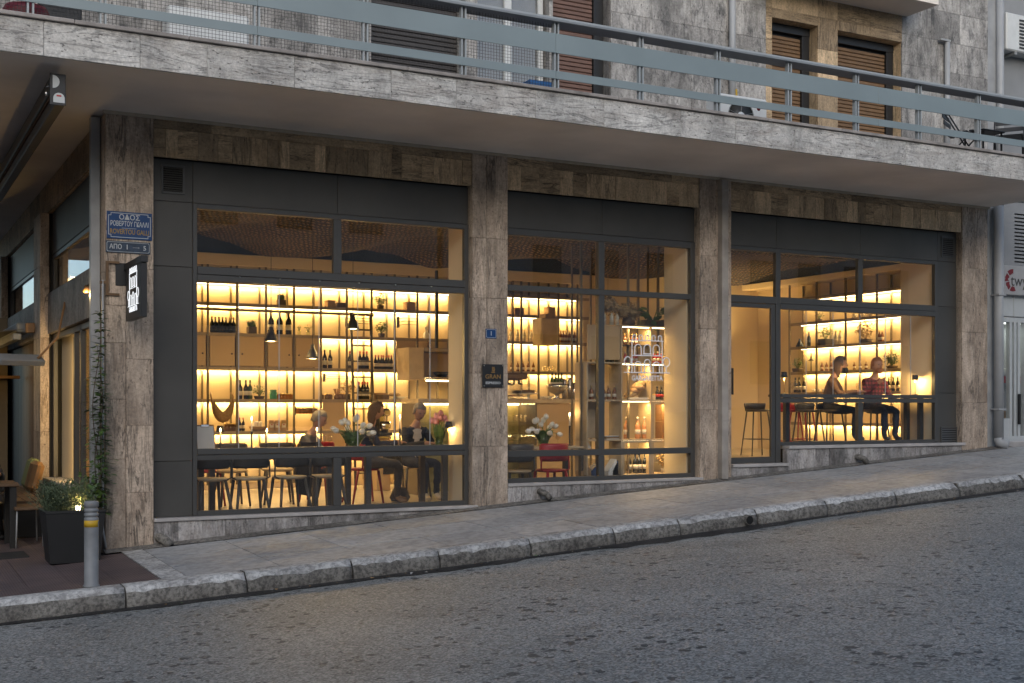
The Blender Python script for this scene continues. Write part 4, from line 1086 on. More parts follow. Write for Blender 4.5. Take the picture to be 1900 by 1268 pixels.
def bottles(kind, us, Y, z, lab, group, scale=1.0, axis='Y', X=None):
    for i_, u in enumerate(us):
        pos = (xY(u, Y), Y+random.uniform(-.015, .015), z) if axis == 'Y' else (X, yX(u, X), z)
        if kind not in BP: o = BP[kind] = bottle_proto(kind); o.location = pos
        else: o = dup(BP[kind], None, pos, random.uniform(-.6, .6))
        o.scale = (scale,)*3
        tag(o, nth(lab, i_, len(us)), 'bottle', group)
def row(u0, u1, n): return [u0+(u1-u0)*i/(n-1) for i in range(n)]
YI = YS+.14
bottles('small', row(393, 433, 7), YI, LV[4], 'small dark bottle with brown stopper in the row above the beige cabinets', 'small bottles above the cabinets')
bottles('magnum', (503, 519, 535), YI, LV[4], 'large dark wine bottle with cream label above the beige cabinets', 'large bottles above the cabinets')
bottles('wine', (602, 612), YI, LV[3], 'dark wine bottle of the pair right of the beige cabinets', 'pair of wine bottles beside the cabinets')
bottles('wine_red', (649, 668, 674, 680), YI, LV[3], 'red capped wine bottle standing on the upper shelf behind the ladder', 'red capped bottles behind the ladder, upper shelf')
bottles('wine_red', (697, 702, 707, 711.5, 716.5, 721, 726), YI, LV[3], 'small red capped wine bottle in the row right of the ladder', 'red capped bottles right of the ladder', .8)
bottles('wine', (446, 456), YI, LV[2], 'dark wine bottle on the shelf below the beige cabinets', 'wine bottles below the cabinets')
bottles('green', (464,), YI, LV[2], 'green wine bottle beside two dark ones below the beige cabinets', None)
bottles('wine_red', (666, 672, 677, 682), YI, LV[2], 'red capped bottle on the lower shelf behind the ladder', 'red capped bottles behind the ladder, lower shelf')
bottles('wine_red', (445, 451.5), YI, LV[1], 'short red capped bottle left of the wicker basket', 'short red capped bottles', .72)
bottles('amber', row(1040, 1066, 6), YI, LV[4], 'amber liqueur bottle in the row behind the bar', 'liqueur bottles behind the bar')
bottles('amber', row(950, 990, 5), YI, LV[3], 'brown bottle in the row on the back bar beside the column', 'brown bottles beside the column', .8)
# box shelving
YP = YX+.16
bottles('black', (1127, 1136.5), YP, bz[3], 'matt black bottle of the pair in the box shelving', 'matt black bottle pair')
bottles('amber', row(1160, 1180, 4), YP, mid_z+.001, 'amber bottle on the wire shelf of the box shelving', 'amber bottles on the wire shelf', .75)
bottles('red', row(1159, 1181, 4), YP, bz[3], 'bright red bottle in the box shelving under the wire shelf', 'red bottles under the wire shelf', .78)
bottles('soda', row(1219, 1254, 5), YP, bz[2], 'dark soda bottle with round red label in the box shelving', 'soda bottles in the box shelving', .98)
bottles('rose', (1163, 1184, 1196), YP, bz[1], 'rose wine bottle standing in the box shelving above the dark bottles', 'rose wine bottles')
bottles('wine', (1168, 1178.5, 1187, 1196.5), YP, bz[0], 'dark wine bottle with white label in the lowest wooden box', 'wine bottles in the lowest box')
bottles('amber', row(1098, 1140, 5), YP, bz[2], 'amber bottle in the left column of the box shelving', 'amber bottles, left column', .9)
bottles('clear', row(1110, 1146, 4), YP, bz[4], 'pale bottle on top of the beige panel beside the dried grass', 'pale bottles beside the dried grass', .85)
bottles('red', row(1214, 1228, 3), YP, bz[3], 'red bottle right of the wire shelf in the box shelving', 'red bottles right of the wire shelf', .85)
# end wall
XI = XS+.17
bottles('blue', (1501,), 0, elv[3], 'slim blue glass bottle on the end wall shelf', None, 1.05, 'X', XI)
bottles('clear', (1551, 1559), 0, elv[3], 'pale bottle of the pair beside the leafy plant on the end wall', 'pale bottle pair on the end wall', 1.1, 'X', XI)
bottles('wine', (1476, 1483, 1492), 0, elv[1], 'dark bottle standing low on the end wall shelf beside the bar lamp', 'dark bottles low on the end wall', .95, 'X', XI)
bottles('amber', row(1525, 1560, 5), 0, elv[2], 'brown bottle in the row on the end wall behind the seated people', 'brown bottles on the end wall', .8, 'X', XI)
bottles('amber', row(1585, 1618, 4), 0, elv[2], 'small brown bottle right of the upright on the end wall shelf', 'small brown bottles on the end wall', .72, 'X', XI)
bottles('green', row(1025, 1042, 4), YC+.18, zt+.16, 'green wine bottle standing in the silver ice bucket', 'bottles in the ice bucket', .85)
# ---- jars
JP = {}
def jars(mat, us, Y, z, lab, group, r=.035, h=.09, cap='brass', axis='Y', X=None):
    key = (mat, r, h)
    for i_, u in enumerate(us):
        pos = (xY(u, Y), Y, z) if axis == 'Y' else (X, yX(u, X), z)
        if key not in JP:
            o = JP[key] = MB().lathe([(r*.92, 0), (r, .006), (r, h*.72), (r*.8, h*.8), (r*.8, h*.82)], n=14).build('jar', mat)
            MB().lathe([(r*.86, h*.82), (r*.86, h), (.001, h)], n=14).build('lid', cap, o)
            o.location = pos
        else: o = dup(JP[key], None, pos)
        tag(o, nth(lab, i_, len(us)), 'jar', group)
jars('jar_amber', row(515, 540, 5), YI, LV[2], 'amber preserve jar in the row beside the green glass jar', 'amber jars beside the green jar')
jars('jar_amber', row(552, 586, 7), YS-.07, zY(550, 768, YS-.07), 'amber jar standing in the wire rack between the uprights', 'amber jars in the wire rack')
jars('jar_brown', (597, 606, 613), YI, LV[2], 'brown spice jar left of the kitchen utensils', 'brown spice jars')
jars('jar_brown', (420, 427, 434), YI, LV[1], 'dark brown jar on the low shelf beside the wicker bag', 'dark jars beside the bag', .045, .12)
jars('jar_brown', row(402, 436, 5), YI, LV[0], 'squat brown jar on the bottom shelf behind the candles', 'squat jars on the bottom shelf', .042, .11)
jars('bottle_clear', (1203, 1213), YP, bz[2], 'small glass jar left of the soda bottles', 'small jars beside the soda bottles', .03, .08)
jars('jar_amber', row(1232, 1255, 3), YP, bz[3], 'stout preserve jar at the right end of the box shelving', 'preserve jars in the box shelving', .035, .10)
jars('jar_brown', (632, 638), YI, LV[2], 'dark jar beside the dried flowers on the ladder shelf', 'dark jars beside the dried flowers', .03, .1)
jars('glass_green', (507,), YI, LV[2], 'green glass lidded jar on the shelf below the cabinets', None, .06, .15, 'glass_green')
# ---- plants
def leaf_ball(m, c, r, n, size, flat=1.0, up=.6):
    c = Vector(c)
    for _ in range(n):
        d = Vector((random.gauss(0, 1), random.gauss(0, 1), random.gauss(0, 1))).normalized(); d.z = d.z*flat+abs(d.z)*up*.3
        p = c+Vector((d.x*r*random.uniform(.3, 1), d.y*r*random.uniform(.3, 1), d.z*r*random.uniform(.2, 1)))
        a = Vector((random.gauss(0, 1), random.gauss(0, 1), random.gauss(0, .6))).normalized(); b = a.cross(d).normalized() if a.cross(d).length > 1e-3 else a.orthogonal()
        s = size*random.uniform(.6, 1.25)
        m.add([p, p+a*s*.5+b*s*.28, p+a*s, p+a*s*.5-b*s*.28], [(0,1,2,3)])
def grass_tuft(m, c, r, h, n, spread=.5):
    c = Vector(c)
    for _ in range(n):
        p = c+Vector((random.uniform(-r, r), random.uniform(-r, r), 0)); a = random.uniform(0, 6.28); k = random.uniform(.1, spread)*h
        q = p+Vector((math.cos(a)*k*.4, math.sin(a)*k*.4, h*.55)); e = p+Vector((math.cos(a)*k, math.sin(a)*k, h*random.uniform(.7, 1.1)))
        wv = Vector((-math.sin(a), math.cos(a), 0))*.006
        m.add([p-wv, p+wv, q+wv, e, q-wv], [(0,1,2,3,4)])
def potted(u, Y, z, lab, pot_r=.05, pot_h=.09, kind='grass', size=.1, mat='leaf', potm='pot_dark', axis='Y', X=None, n=70, name='potted_plant', square=False):
    pos = (xY(u, Y), Y, z) if axis == 'Y' else (X, yX(u, X), z)
    o = thing(name, lab, 'plant', pos)
    if square: MB().cbox(-pot_r, pot_r, -pot_r, pot_r, 0, pot_h, .006).build('pot', potm, o)
    else: MB().lathe([(pot_r*.8, 0), (pot_r, pot_h), (pot_r*.9, pot_h), (pot_r*.85, pot_h*.85), (.001, pot_h*.85)], n=14).build('pot', potm, o)
    m_ = MB()
    if kind == 'grass': grass_tuft(m_, (0, 0, pot_h*.85), pot_r*.8, size, n)
    else:
        for k in range(10):
            a = k*.63; m_.tube([(0, 0, pot_h*.8), (math.cos(a)*size*.5, math.sin(a)*size*.5, pot_h+size*.8)], .003, 4)
        leaf_ball(m_, (0, 0, pot_h+size*.75), size, n, size*.28)
    m_.build('foliage', mat, o)
    return o
potted(522, YI, LV[5], 'grassy plant in a dark pot on the topmost shelf', .06, .09, 'grass', .12, square=True)
potted(467, YI, LV[4], 'tuft of grass in a square dark pot between small and large bottles', .065, .11, 'grass', .12, square=True)
potted(706, YI, LV[5], 'bushy green herb on the top shelf above the wire rack', .06, .07, 'leafy', .12, n=260)
potted(708, YI, LV[4], 'bushy green herb on the shelf just right of the ladder', .06, .07, 'leafy', .12, n=260)
potted(555, YI, LV[4], 'pale sprig in a small clear vase above the cabinets', .03, .09, 'leafy', .06, 'leaf', 'vase_glass', n=30)
potted(572, YI, LV[4], 'curled green plant in a clear vase next to the pendant lamp', .035, .07, 'leafy', .08, 'leaf', 'vase_glass', n=40)
potted(481, YI, LV[2], 'spreading green succulent in a low dark bowl', .085, .05, 'leafy', .10, 'leaf', n=160)
potted(645, YI, LV[2], 'bunch of dried pale flowers on the shelf left of the ladder', .05, .09, 'leafy', .14, 'dried', n=200)
potted(1532, 0, elv[3], 'broad leaved green plant in a dark box on the end wall shelf', .1, .12, 'leafy', .16, 'leaf', 'graphite', 'X', XI, 120, square=True)
potted(1480, 0, elv[2], 'low spreading pale green plant at the far end of the end wall', .11, .07, 'leafy', .12, 'leaf', 'pot_dark', 'X', XI, 150)
potted(1606, 0, elv[3], 'dried flower arrangement on the end wall shelf', .12, .07, 'leafy', .2, 'dried', 'pot_dark', 'X', XI, 200)
potted(1655, 0, elv[2], 'dark leafy bunch at the near end of the end wall shelf', .1, .05, 'leafy', .15, 'leaf_dark', 'pot_dark', 'X', XI, 220)
potted(1520, 0, elv[4], 'small trailing plant on the upper end wall shelf', .06, .05, 'leafy', .1, 'leaf', 'pot_dark', 'X', XI, 60)
potted(1236, YP, bz[0], 'round dried bouquet in a pale pot in the lowest wooden box', .08, .06, 'leafy', .15, 'dried', 'ceramic_white', n=420)
# pothos and dried grass on top of the box shelving
o = thing('trailing_plant', 'large leaved green plant spreading on top of the box shelving', 'plant', (xY(1212, YP), YP, bz[4]))
MB().cbox(-.2, .2, -.07, .07, 0, .09, .01).build('planter', 'wood_dark', o)
m_ = MB()
for k in range(34):
    a = random.uniform(0, 6.28); r = random.uniform(.03, .34); c = Vector((math.cos(a)*r, math.sin(a)*.12, random.uniform(.03, .27)))
    t = Vector((math.cos(a), .4*math.sin(a)-.5, random.uniform(-.5, .3))).normalized(); sd_ = t.cross(Vector((0, -.6, 1))).normalized(); L = random.uniform(.09, .16)
    m_.tube([(0, 0, .08), c], .003, 4, cap=False)
    m_.add([c, c+t*L*.3+sd_*L*.36, c+t*L*.75+sd_*L*.28, c+t*L, c+t*L*.75-sd_*L*.28, c+t*L*.3-sd_*L*.36], [(0,1,2,3,4,5)])
m_.build('foliage', 'leaf', o)
o = thing('dried_grass_bundle', 'bundle of dried pampas grass on top of the box shelving', 'dried plant', (xY(1166, YP), YP, bz[4]))
MB().lathe([(.07, 0), (.1, .03), (.08, .12), (.07, .12), (.06, .02)], n=14).build('bowl', 'wood_dark', o)
m_ = MB(); leaf_ball(m_, (0, 0, .18), .2, 420, .07, .7); m_.build('foliage', 'dried', o)
o = thing('hanging_dried_bunch', 'bunch of dried flowers hanging from the metal posts above the box shelving', 'dried plant', (xY(1128, .98), .98, zY(1128, 548, .98)))
m_ = MB(); leaf_ball(m_, (0, 0, -.14), .14, 380, .06, 1.2); m_.build('foliage', 'dried', o); MB().tube([(0, 0, -.05), (0, 0, .3)], .004, 5).build('string', 'kraft', o)
# ---- baskets, bags, crates and kitchen things
def lathe_thing(name, lab, cat, pos, prof, mat, n=18):
    o = MB().lathe(prof, n=n).build(name, mat, None, pos); return tag(o, lab, cat)
o = thing('woven_bag', 'woven straw bag hanging open from two hooks', 'bag', (xY(413, YS-.1), YS-.1, zY(413, 780, YS-.1)))
hw = .14
m_ = MB(); m_.smooth = True; nn = 14; b0_ = len(m_.v)
for j in range(5):
    s = j/4
    for i in range(nn+1):
        t = -1+2*i/nn; sag = (1-t*t)*.16
        m_.v.append((t*hw*1.1, -.10*math.sin(s*math.pi)+.02, .30-sag*1.4-.10*math.sin(s*math.pi)-(.0)))
for j in range(4):
    for i in range(nn): k = b0_+j*(nn+1)+i; m_.face([k, k+1, k+nn+2, k+nn+1])
m_.tube([(t*hw*1.1, -.02, .28-(1-t*t)*.24) for t in [-1+2*i/10 for i in range(11)]], [.03+.05*(1-(-1+2*i/10)**2) for i in range(11)], 8)
m_.build('body', 'wicker', o)
for s in (-1, 1): MB().tube([(s*hw*1.1, 0, .26), (s*hw*1.2, .03, .36), (s*hw*1.1, .1, .42)], .012, 6).build('handle', 'wood_warm', o)
o = thing('wicker_basket', 'round wicker basket with packets on the low shelf', 'basket', (xY(478, YI), YI, LV[1]))
MB().lathe([(.1, 0), (.14, .07), (.13, .07), (.09, .01), (.001, .01)], n=18).build('body', 'wicker', o)
for k in range(4): MB().cbox(-.025, .025, -.01, .01, 0, .12, .004).build('packet', 'paper', o, (-.07+.045*k, 0, .03), (0, .4-.2*k, .3*k))
for i_, u in enumerate((503, 513.5, 525.5)):
    o = thing('coffee_bag', nth('brown paper coffee bag with cream label in the row of three', i_, 3), 'bag', (xY(u, YI), YI, LV[1]), 0, 'row of three coffee bags')
    MB().prism([(-.04, 0), (.04, 0), (.042, .13), (.035, .165), (-.035, .165), (-.042, .13)], -.03, .03).build('body', 'kraft', o)
    MB().box(-.03, .03, -.034, -.031, .05, .11).build('label', 'label_cream', o); MB().box(-.016, .016, -.036, -.0345, .088, .102).build('mark', 'label_red', o)
o = thing('utensil_pot', 'pot of wooden spoons among the spice jars', 'utensils', (xY(625, YI), YI, LV[2]))
MB().lathe([(.045, 0), (.05, .08), (.044, .08), (.04, .01), (.001, .01)], n=14).build('pot', 'jar_brown', o)
for k in range(7): MB().tube([(0, 0, .02), (math.cos(k)*.05, math.sin(k)*.05, .17)], [.004, .009], 5).build('spoon', 'wood_warm', o)
o = thing('chopping_boards', 'leaning wooden chopping boards right of the ladder', 'board', (xY(706, YI), YI, LV[2]))
for k in range(2): MB().cbox(-.11, .11, -.01, .01, 0, .11-.03*k, .005).build('board', ('wood_warm', 'wood_dark')[k], o, (.03*k, -.03*k, 0))
o = thing('plate_stack', 'stack of pale plates and bread at the end of the ladder shelf', 'plates', (xY(740, YI), YI, LV[2]))
for k in range(3): MB().lathe([(.06, 0), (.12, .018), (.125, .022), (.06, .008), (.001, .008)], n=20).build('plate', 'ceramic_white', o, (.03*(k-1), 0, .014*k))
MB().lathe([(.001, 0), (.07, .01), (.08, .03), (.05, .06), (.001, .065)], n=14, sx=1.4).build('bread', 'dried', o, (-.08, 0, .05))
o = thing('stand_mixer', 'dark chrome planetary mixer on the kitchen counter', 'mixer', (xY(711, 4.2), 4.2, 1.092))
MB().cbox(-.1, .1, -.16, .16, 0, .05, .015).build('base', 'graphite', o); MB().cbox(-.06, .06, .06, .15, .05, .32, .02).build('column', 'chrome', o)
MB().lathe([(.06, .05), (.1, .12), (.11, .22), (.1, .22), (.05, .07)], n=18).build('bowl', 'chrome', o, (0, -.04, 0)); MB().cbox(-.07, .07, -.16, .15, .30, .42, .03).build('head', 'chrome', o)
tag(MB().lathe([(.08, 0), (.085, .26), (.07, .3), (.001, .3)], n=16).build('kettle_pot', 'black', None, (xY(706, 4.1)-.1, 4.1, 1.092)), 'tall black pot beside the mixer on the kitchen counter', 'pot')
o = lathe_thing('glass_decanter', 'white glass decanter on the shelf above the extractor hood', 'decanter', (xY(791, YI), YI, LV[4]), [(.05, 0), (.055, .02), (.055, .08), (.02, .12), (.015, .16), (.025, .17), (.02, .2), (.001, .21)], 'ceramic_white')
for k, (u, h) in enumerate(((815, .06), (822, .06))): lathe_thing('pan', ('dark bowl resting on the left of the hood frame', 'dark bowl resting on the right of the hood frame')[k], 'bowl', (xY(u, 4.6), 4.6, za+.052), [(.05, 0), (.11, h*1.4), (.105, h*1.4), (.04, .01), (.001, .01)], 'black_metal')
# bar counter things
o = thing('ice_bucket', 'silver footed ice bucket full of bottles on the bar counter', 'bucket', (xY(1033, YC+.18), YC+.18, zt))
MB().lathe([(.09, 0), (.085, .012), (.03, .03), (.03, .07), (.12, .11), (.17, .19), (.175, .235), (.165, .235), (.1, .13), (.001, .12)], n=24).build('bowl', 'chrome', o)
o = thing('cake_stand', 'glass domed cake stand on the bar counter', 'cake stand', (xY(980, YC+.15), YC+.15, zt))
MB().lathe([(.08, 0), (.02, .02), (.018, .07), (.15, .085), (.15, .095), (.001, .095)], n=22).build('stand', 'ceramic_white', o)
MB().lathe([(.13, .096), (.13, .19), (.11, .22), (.02, .245), (.012, .25), (.018, .27), (.001, .28)], n=22).build('dome', 'clear_glass', o)
MB().lathe([(.1, .097), (.1, .14), (.001, .145)], n=18).build('cake', 'wood_dark', o)
for k, (u, h) in enumerate(((1047, .32), (1057, .34), (1065, .26))):
    lathe_thing('cocktail_shaker', ('tall steel shaker next to the ice bucket', 'tallest of the steel shakers right of the ice bucket', 'short steel shaker at the right end of the bar counter')[k], 'shaker', (xY(u, YC+.15), YC+.15, zt), [(.035, 0), (.045, h*.6), (.042, h*.62), (.034, h*.9), (.02, h), (.001, h)], 'chrome')
o = thing('coffee_machine', 'steel espresso machine at the left end of the bar counter', 'coffee machine', (xY(951, YC+.25), YC+.25, zt))
MB().cbox(-.2, .2, -.12, .2, 0, .05, .01).build('drip_tray', 'chrome', o); MB().cbox(-.2, .2, .06, .2, .05, .3, .01).build('body', 'chrome', o); MB().cbox(-.21, .21, -.12, .2, .301, .40, .02).build('head', 'copper_dark', o)
for k in (-1, 1): MB().tube([(.1*k, -.02, .30), (.1*k, -.02, .24), (.1*k, -.12, .23)], .016, 8).build('group_handle', 'black', o)
GL = MB().lathe([(.03, 0), (.036, .1), (.034, .1), (.028, .006), (.001, .006)], n=12)
gp = None
for zz, nm, us in ((.73, 'lowest', row(955, 985, 5)), (1.03, 'middle', row(952, 990, 6)), (1.31, 'upper', row(955, 988, 5))):
    for i_, u in enumerate(us):
        if gp is None: gp = GL.build('tumbler', 'clear_glass'); o = gp
        else: o = dup(gp)
        o.location = (xY(u, YC+.3), YC+.3, zz); tag(o, nth('clear tumbler on the '+nm+' glass shelf of the bar case', i_, len(us)), 'glass', 'tumblers in the display case')
us = row(1010, 1028, 5)
for i_, u in enumerate(us):
    o = dup(gp, None, (xY(u, YI), YI, LV[3])); tag(o, nth('clear glass on the back shelf above the ice bucket', i_, 5), 'glass', 'glasses behind the ice bucket')
# cups, bowls and hanging glasses that crowd the shelves
cp_ = None
def cups(us, Y, z, lab, group, mat='ceramic_white', axis='Y', X=None, sc=1.0):
    global cp_
    for i_, u in enumerate(us):
        if cp_ is None:
            cp_ = MB().lathe([(.025, 0), (.036, .05), (.038, .065), (.034, .065), (.022, .006), (.001, .006)], n=14).build('cup', mat); MB().tube([(.034, 0, .052), (.056, 0, .045), (.054, 0, .022), (.03, 0, .018)], .005, 6).build('handle', mat, cp_); o = cp_
        else: o = dup(cp_)
        o.location = (xY(u, Y), Y+random.uniform(-.05, .05), z) if axis == 'Y' else (X, yX(u, X), z); o.scale = (sc,)*3; o.rotation_euler.z = random.uniform(0, 6)
        tag(o, nth(lab, i_, len(us)), 'cup', group)
cups(row(452, 520, 7), YI, LV[0], 'white cup on the bottom shelf behind the candles', 'cups on the bottom shelf')
cups(row(1000, 1030, 6), YI, LV[2], 'white cup on the back bar left of the ice bucket', 'cups on the back bar')
cups(row(1510, 1556, 6), 0, elv[1], 'white cup low on the end wall shelf behind the people', 'cups on the end wall', axis='X', X=XI)
cups(row(1586, 1660, 6), 0, elv[4], 'white cup on the upper end wall shelf', 'cups on the upper end wall', axis='X', X=XI, sc=1.2)
bottles('wine', row(1632, 1666, 5), 0, elv[1], 'dark bottle at the near end of the low end wall shelf', 'dark bottles at the near end', .8, 'X', XI)
bottles('amber', (1632, 1637), 0, elv[3], 'amber bottle right of the dried flowers on the end wall', 'amber pair beside the dried flowers', .9, 'X', XI)
bottles('clear', row(948, 985, 4), YI, LV[4], 'pale bottle high on the back bar beside the column', 'pale bottles high on the back bar', .9)
bottles('wine', row(600, 640, 5), YI, LV[0], 'dark bottle on the bottom shelf behind the tulips', 'bottles on the bottom shelf', .75)
jars('jar_amber', row(545, 585, 5), YI, LV[0], 'amber jar on the bottom shelf behind the bending diner', 'amber jars on the bottom shelf', .04, .1)
jars('bottle_clear', row(700, 728, 4), YI, LV[5], 'pale jar on the top shelf right of the ladder', 'pale jars on the top shelf', .035, .1) if 0 else None
for k, (u, w_, h_, m1, lab) in enumerate(((612, .06, .09, 'kraft', 'small kraft box on the top shelf above the ladder'), (632, .08, .06, 'wood_dark', 'flat dark box on the top shelf above the ladder'), (760, .08, .12, 'kraft', 'brown carton on the top shelf over the hood'), (960, .09, .1, 'wood_warm', 'wooden box on the top back shelf beside the column'), (1020, .07, .14, 'kraft', 'tall carton on the top back shelf behind the bar'))):
    o = thing('storage_box', lab, 'box', (xY(u, YI), YI, LV[5])); MB().cbox(-w_, w_, -.08, .08, 0, h_, .005).build('body', m1, o); MB().cbox(-w_-.004, w_+.004, -.084, .084, h_+.0005, h_+.02, .004).build('lid', m1, o)
o = thing('wall_cabinet', 'cream wall cabinet hanging behind the bar', 'cabinet', (xY(1004, 4.7), 4.7, zY(1004, 640, 4.7)))
wdt = xY(1035, 4.7)-xY(1004, 4.7); hgt = zY(1004, 590, 4.7)-zY(1004, 640, 4.7)
MB().cbox(0, wdt, 0, .3, 0, hgt, .005).build('carcass', 'wood_pale', o); MB().cbox(.01, wdt-.01, -.02, -.001, .01, hgt-.01, .004).build('door', 'wood_pale', o); MB().cbox(.1, wdt-.1, .02, .25, hgt+.001, hgt+.08, .005).build('box_on_top', 'kraft', o)
# crates and bread in the box shelving
k = 0
for zz in (0, 1):
    for u in (1231.5, 1247):
        w_ = .078; h_ = (bz[2]-bz[1]-.07)/2
        o = thing('wooden_box', ('lower left', 'lower right', 'upper left', 'upper right')[k]+' of four stacked wooden gift boxes in the box shelving', 'box', (xY(u, YP), YP, bz[1]+zz*(h_+.003)), 0, 'four stacked gift boxes')
        MB().cbox(-w_, w_, -.07, .1, 0, h_, .004).build('carcass', 'wood_warm', o); MB().cbox(w_*.3, w_*.8, -.0735, -.071, h_*.25, h_*.75, .002).build('stamp', 'wood_dark', o); k += 1
o = thing('bread_basket', 'round loaf and pastries heaped on a board in the box shelving', 'bread', (xY(1180, YP), YP, bz[2]))
MB().cbox(-.17, .17, -.1, .1, 0, .03, .006).build('board', 'paper', o)
for k in range(4): MB().lathe([(.001, 0), (.08, .02), (.09, .05), (.06, .09), (.001, .1)], n=14, sx=1.3).build('loaf', ('dried', 'wood_warm', 'kraft', 'dried')[k], o, (-.07+.05*k, .02*(k % 2), .03+.045*k), (0, .2*k-.3, k))
o = thing('magazine_stack', 'stack of menus lying on the board left of the rose bottles', 'menus', (xY(1133, YP), YP, bz[1]))
for k in range(5): MB().cbox(-.13, .13, -.1, .1, 0, .009, .002).build('menu', random.choice(('paper', 'kraft', 'black')), o, (random.uniform(-.02, .02), 0, .0095*k), (0, 0, random.uniform(-.15, .15)))
for k, (u, m1) in enumerate(((1083, 'kraft'), (1101, 'ceramic_blue'), (1133, 'paper'), (1141, 'ceramic_blue'))):
    o = thing('shopping_bag', ('crumpled kraft bag', 'dark blue packet', 'crumpled white bag', 'blue printed box')[k]+' on the floor behind the lower middle pane', 'bag', (xY(u, .95), .95, FZ))
    m_ = MB(); m_.prism([(-.09, 0), (.09, 0), (.10, .34), (.05, .46+.05*k), (-.08, .4)], -.07, .08); m_.build('body', m1, o)
# end wall extras
lathe_thing('blue_vase', 'small conical blue vase on the end wall shelf', 'vase', (XI, yX(1484, XI), elv[3]), [(.07, 0), (.075, .02), (.03, .11), (.015, .15), (.022, .16), (.001, .16)], 'ceramic_blue')
o = thing('candle_lantern', 'black wire lantern on the end wall shelf behind the people', 'lantern', (XI, yX(1505, XI), elv[2]))
for sx_ in (-1, 1):
    for sy_ in (-1, 1): MB().tube([(.06*sx_, .06*sy_, 0), (.06*sx_, .06*sy_, .2)], .006, 5).build('bar', 'black_metal', o)
MB().box(-.07, .07, -.07, .07, 0, .01).build('base', 'black_metal', o); MB().lathe([(.075, .2), (.02, .24), (.012, .34), (.001, .34)], n=4).build('roof', 'black_metal', o)
# ================================================================ furniture
def chair_proto(name, frame, seat, lab):
    o = thing(name, lab, 'chair')
    MB().lathe([(.001, .432), (.17, .432), (.205, .445), (.21, .455), (.2, .468), (.001, .47)], n=24, sy=.95).build('seat', seat, o)
    m_ = MB(); m_.smooth = True; n = 14; b = len(m_.v)
    for j, (z, rr) in enumerate(((.575, .225), (.61, .235), (.78, .245), (.81, .235))):
        for i in range(n+1):
            a = math.radians(200+140*i/n); hz = 0 if 0 < j < 3 else (.012 if j == 0 else -.012)*(1 if i in (0, n) else 0)
            m_.v.append((math.cos(a)*rr, math.sin(a)*rr*.85, z+hz))
    for j in range(3):
        for i in range(n): k = b+j*(n+1)+i; m_.face([k, k+1, k+n+2, k+n+1])
    bo = m_.build('backrest', frame, o)
    so_ = bo.modifiers.new('thick', 'SOLIDIFY'); so_.thickness = .016
    for sx_ in (-1, 1):
        MB().tube([(.15*sx_, .14, .44), (.19*sx_, .2, 0)], [.021, .014], 8).build('leg', frame, o)
        MB().tube([(.14*sx_, -.14, .44), (.2*sx_, -.24, 0)], [.021, .014], 8).build('leg', frame, o)
        MB().tube([(.16*sx_, -.1, .44), (.22*sx_, -.11, .47), (.215*sx_, -.1, .64), (.2*sx_, -.1, .68)], .011, 8).build('back_post', frame, o)
    return o
def stool_proto(frame, lab):
    o = thing('bar_stool', lab, 'stool')
    m_ = MB(); m_.lathe([(.001, .735), (.15, .735), (.2, .75), (.205, .765), (.18, .775), (.001, .765)], n=22, sy=.95); m_.build('seat', frame, o)
    m_ = MB(); m_.smooth = True; n = 12
    for z, rr in ((.76, .2), (.85, .225), (.88, .22)):
        for i in range(n+1):
            a = math.radians(205+130*i/n); m_.v.append((math.cos(a)*rr, math.sin(a)*rr*.9, z))
    for j in range(2):
        for i in range(n): k = j*(n+1)+i; m_.face([k, k+1, k+n+2, k+n+1])
    bo = m_.build('backrest', frame, o); so_ = bo.modifiers.new('thick', 'SOLIDIFY'); so_.thickness = .014
    for sx_ in (-1, 1):
        for sy_ in (-1, 1): MB().tube([(.13*sx_, .12*sy_, .74), (.2*sx_, .2*sy_, 0)], [.014, .01], 8).build('leg', frame, o)
    MB().tube([(.18*math.copysign(1, x)*1, .18*y, .28) for x, y in ((-1, -1), (1, -1), (1, 1), (-1, 1), (-1, -1))], .007, 6).build('footrest', frame, o)
    return o
def put(proto, u, Y, z, rz, lab, first=[]):
    pos = (xY(u, Y), Y, z)
    if proto.name not in first:
        first.append(proto.name); o = proto; o.location = pos; o.rotation_euler.z = rz
    else: o = dup(proto, None, pos, rz)
    o['label'] = lab
    return o
CD = chair_proto('dining_chair', 'chair_dark', 'wood_pale', 'x'); CR = chair_proto('dining_chair', 'chair_red', 'chair_red', 'x')
for u, Y, rz, lab in ((389, .62, .08, 'dark chair with pale seat, leftmost along the lower left window'), (462, .62, -.05, 'second dark chair from the left along the lower window'), (537, .64, .05, 'third dark chair from the left along the lower window'), (606, .66, -.1, 'dark chair with pale seat just left of the lower window mullion'),
                     (430, 2.3, math.pi, 'dark chair on the far side of the candle table, left'), (515, 2.35, math.pi-.2, 'dark chair on the far side of the candle table, right')):
    put(CD, u, Y, FZ, rz, lab)
for u, Y, rz, lab in ((380, 2.45, math.pi+.2, 'red chair at the left end of the far side of the candle table'), (588, 2.5, math.pi-.6, 'red chair under the bending diner'), (1022, .52, .06, 'red chair pushed to the tulip table behind the middle window')):
    put(CR, u, Y, FZ, rz, lab)
put(CR, 676, 1.95, FZ, -math.pi/2, 'red chair under the blurred diner behind the white tulips')
put(CD, 766, 2.25, FZ, math.pi, 'dark chair under the grey haired woman'); put(CD, 957, .52, FZ, -.1, 'dark chair beside the column at the middle window')
SD = stool_proto('chair_dark', 'x'); SR = stool_proto('chair_red', 'x')
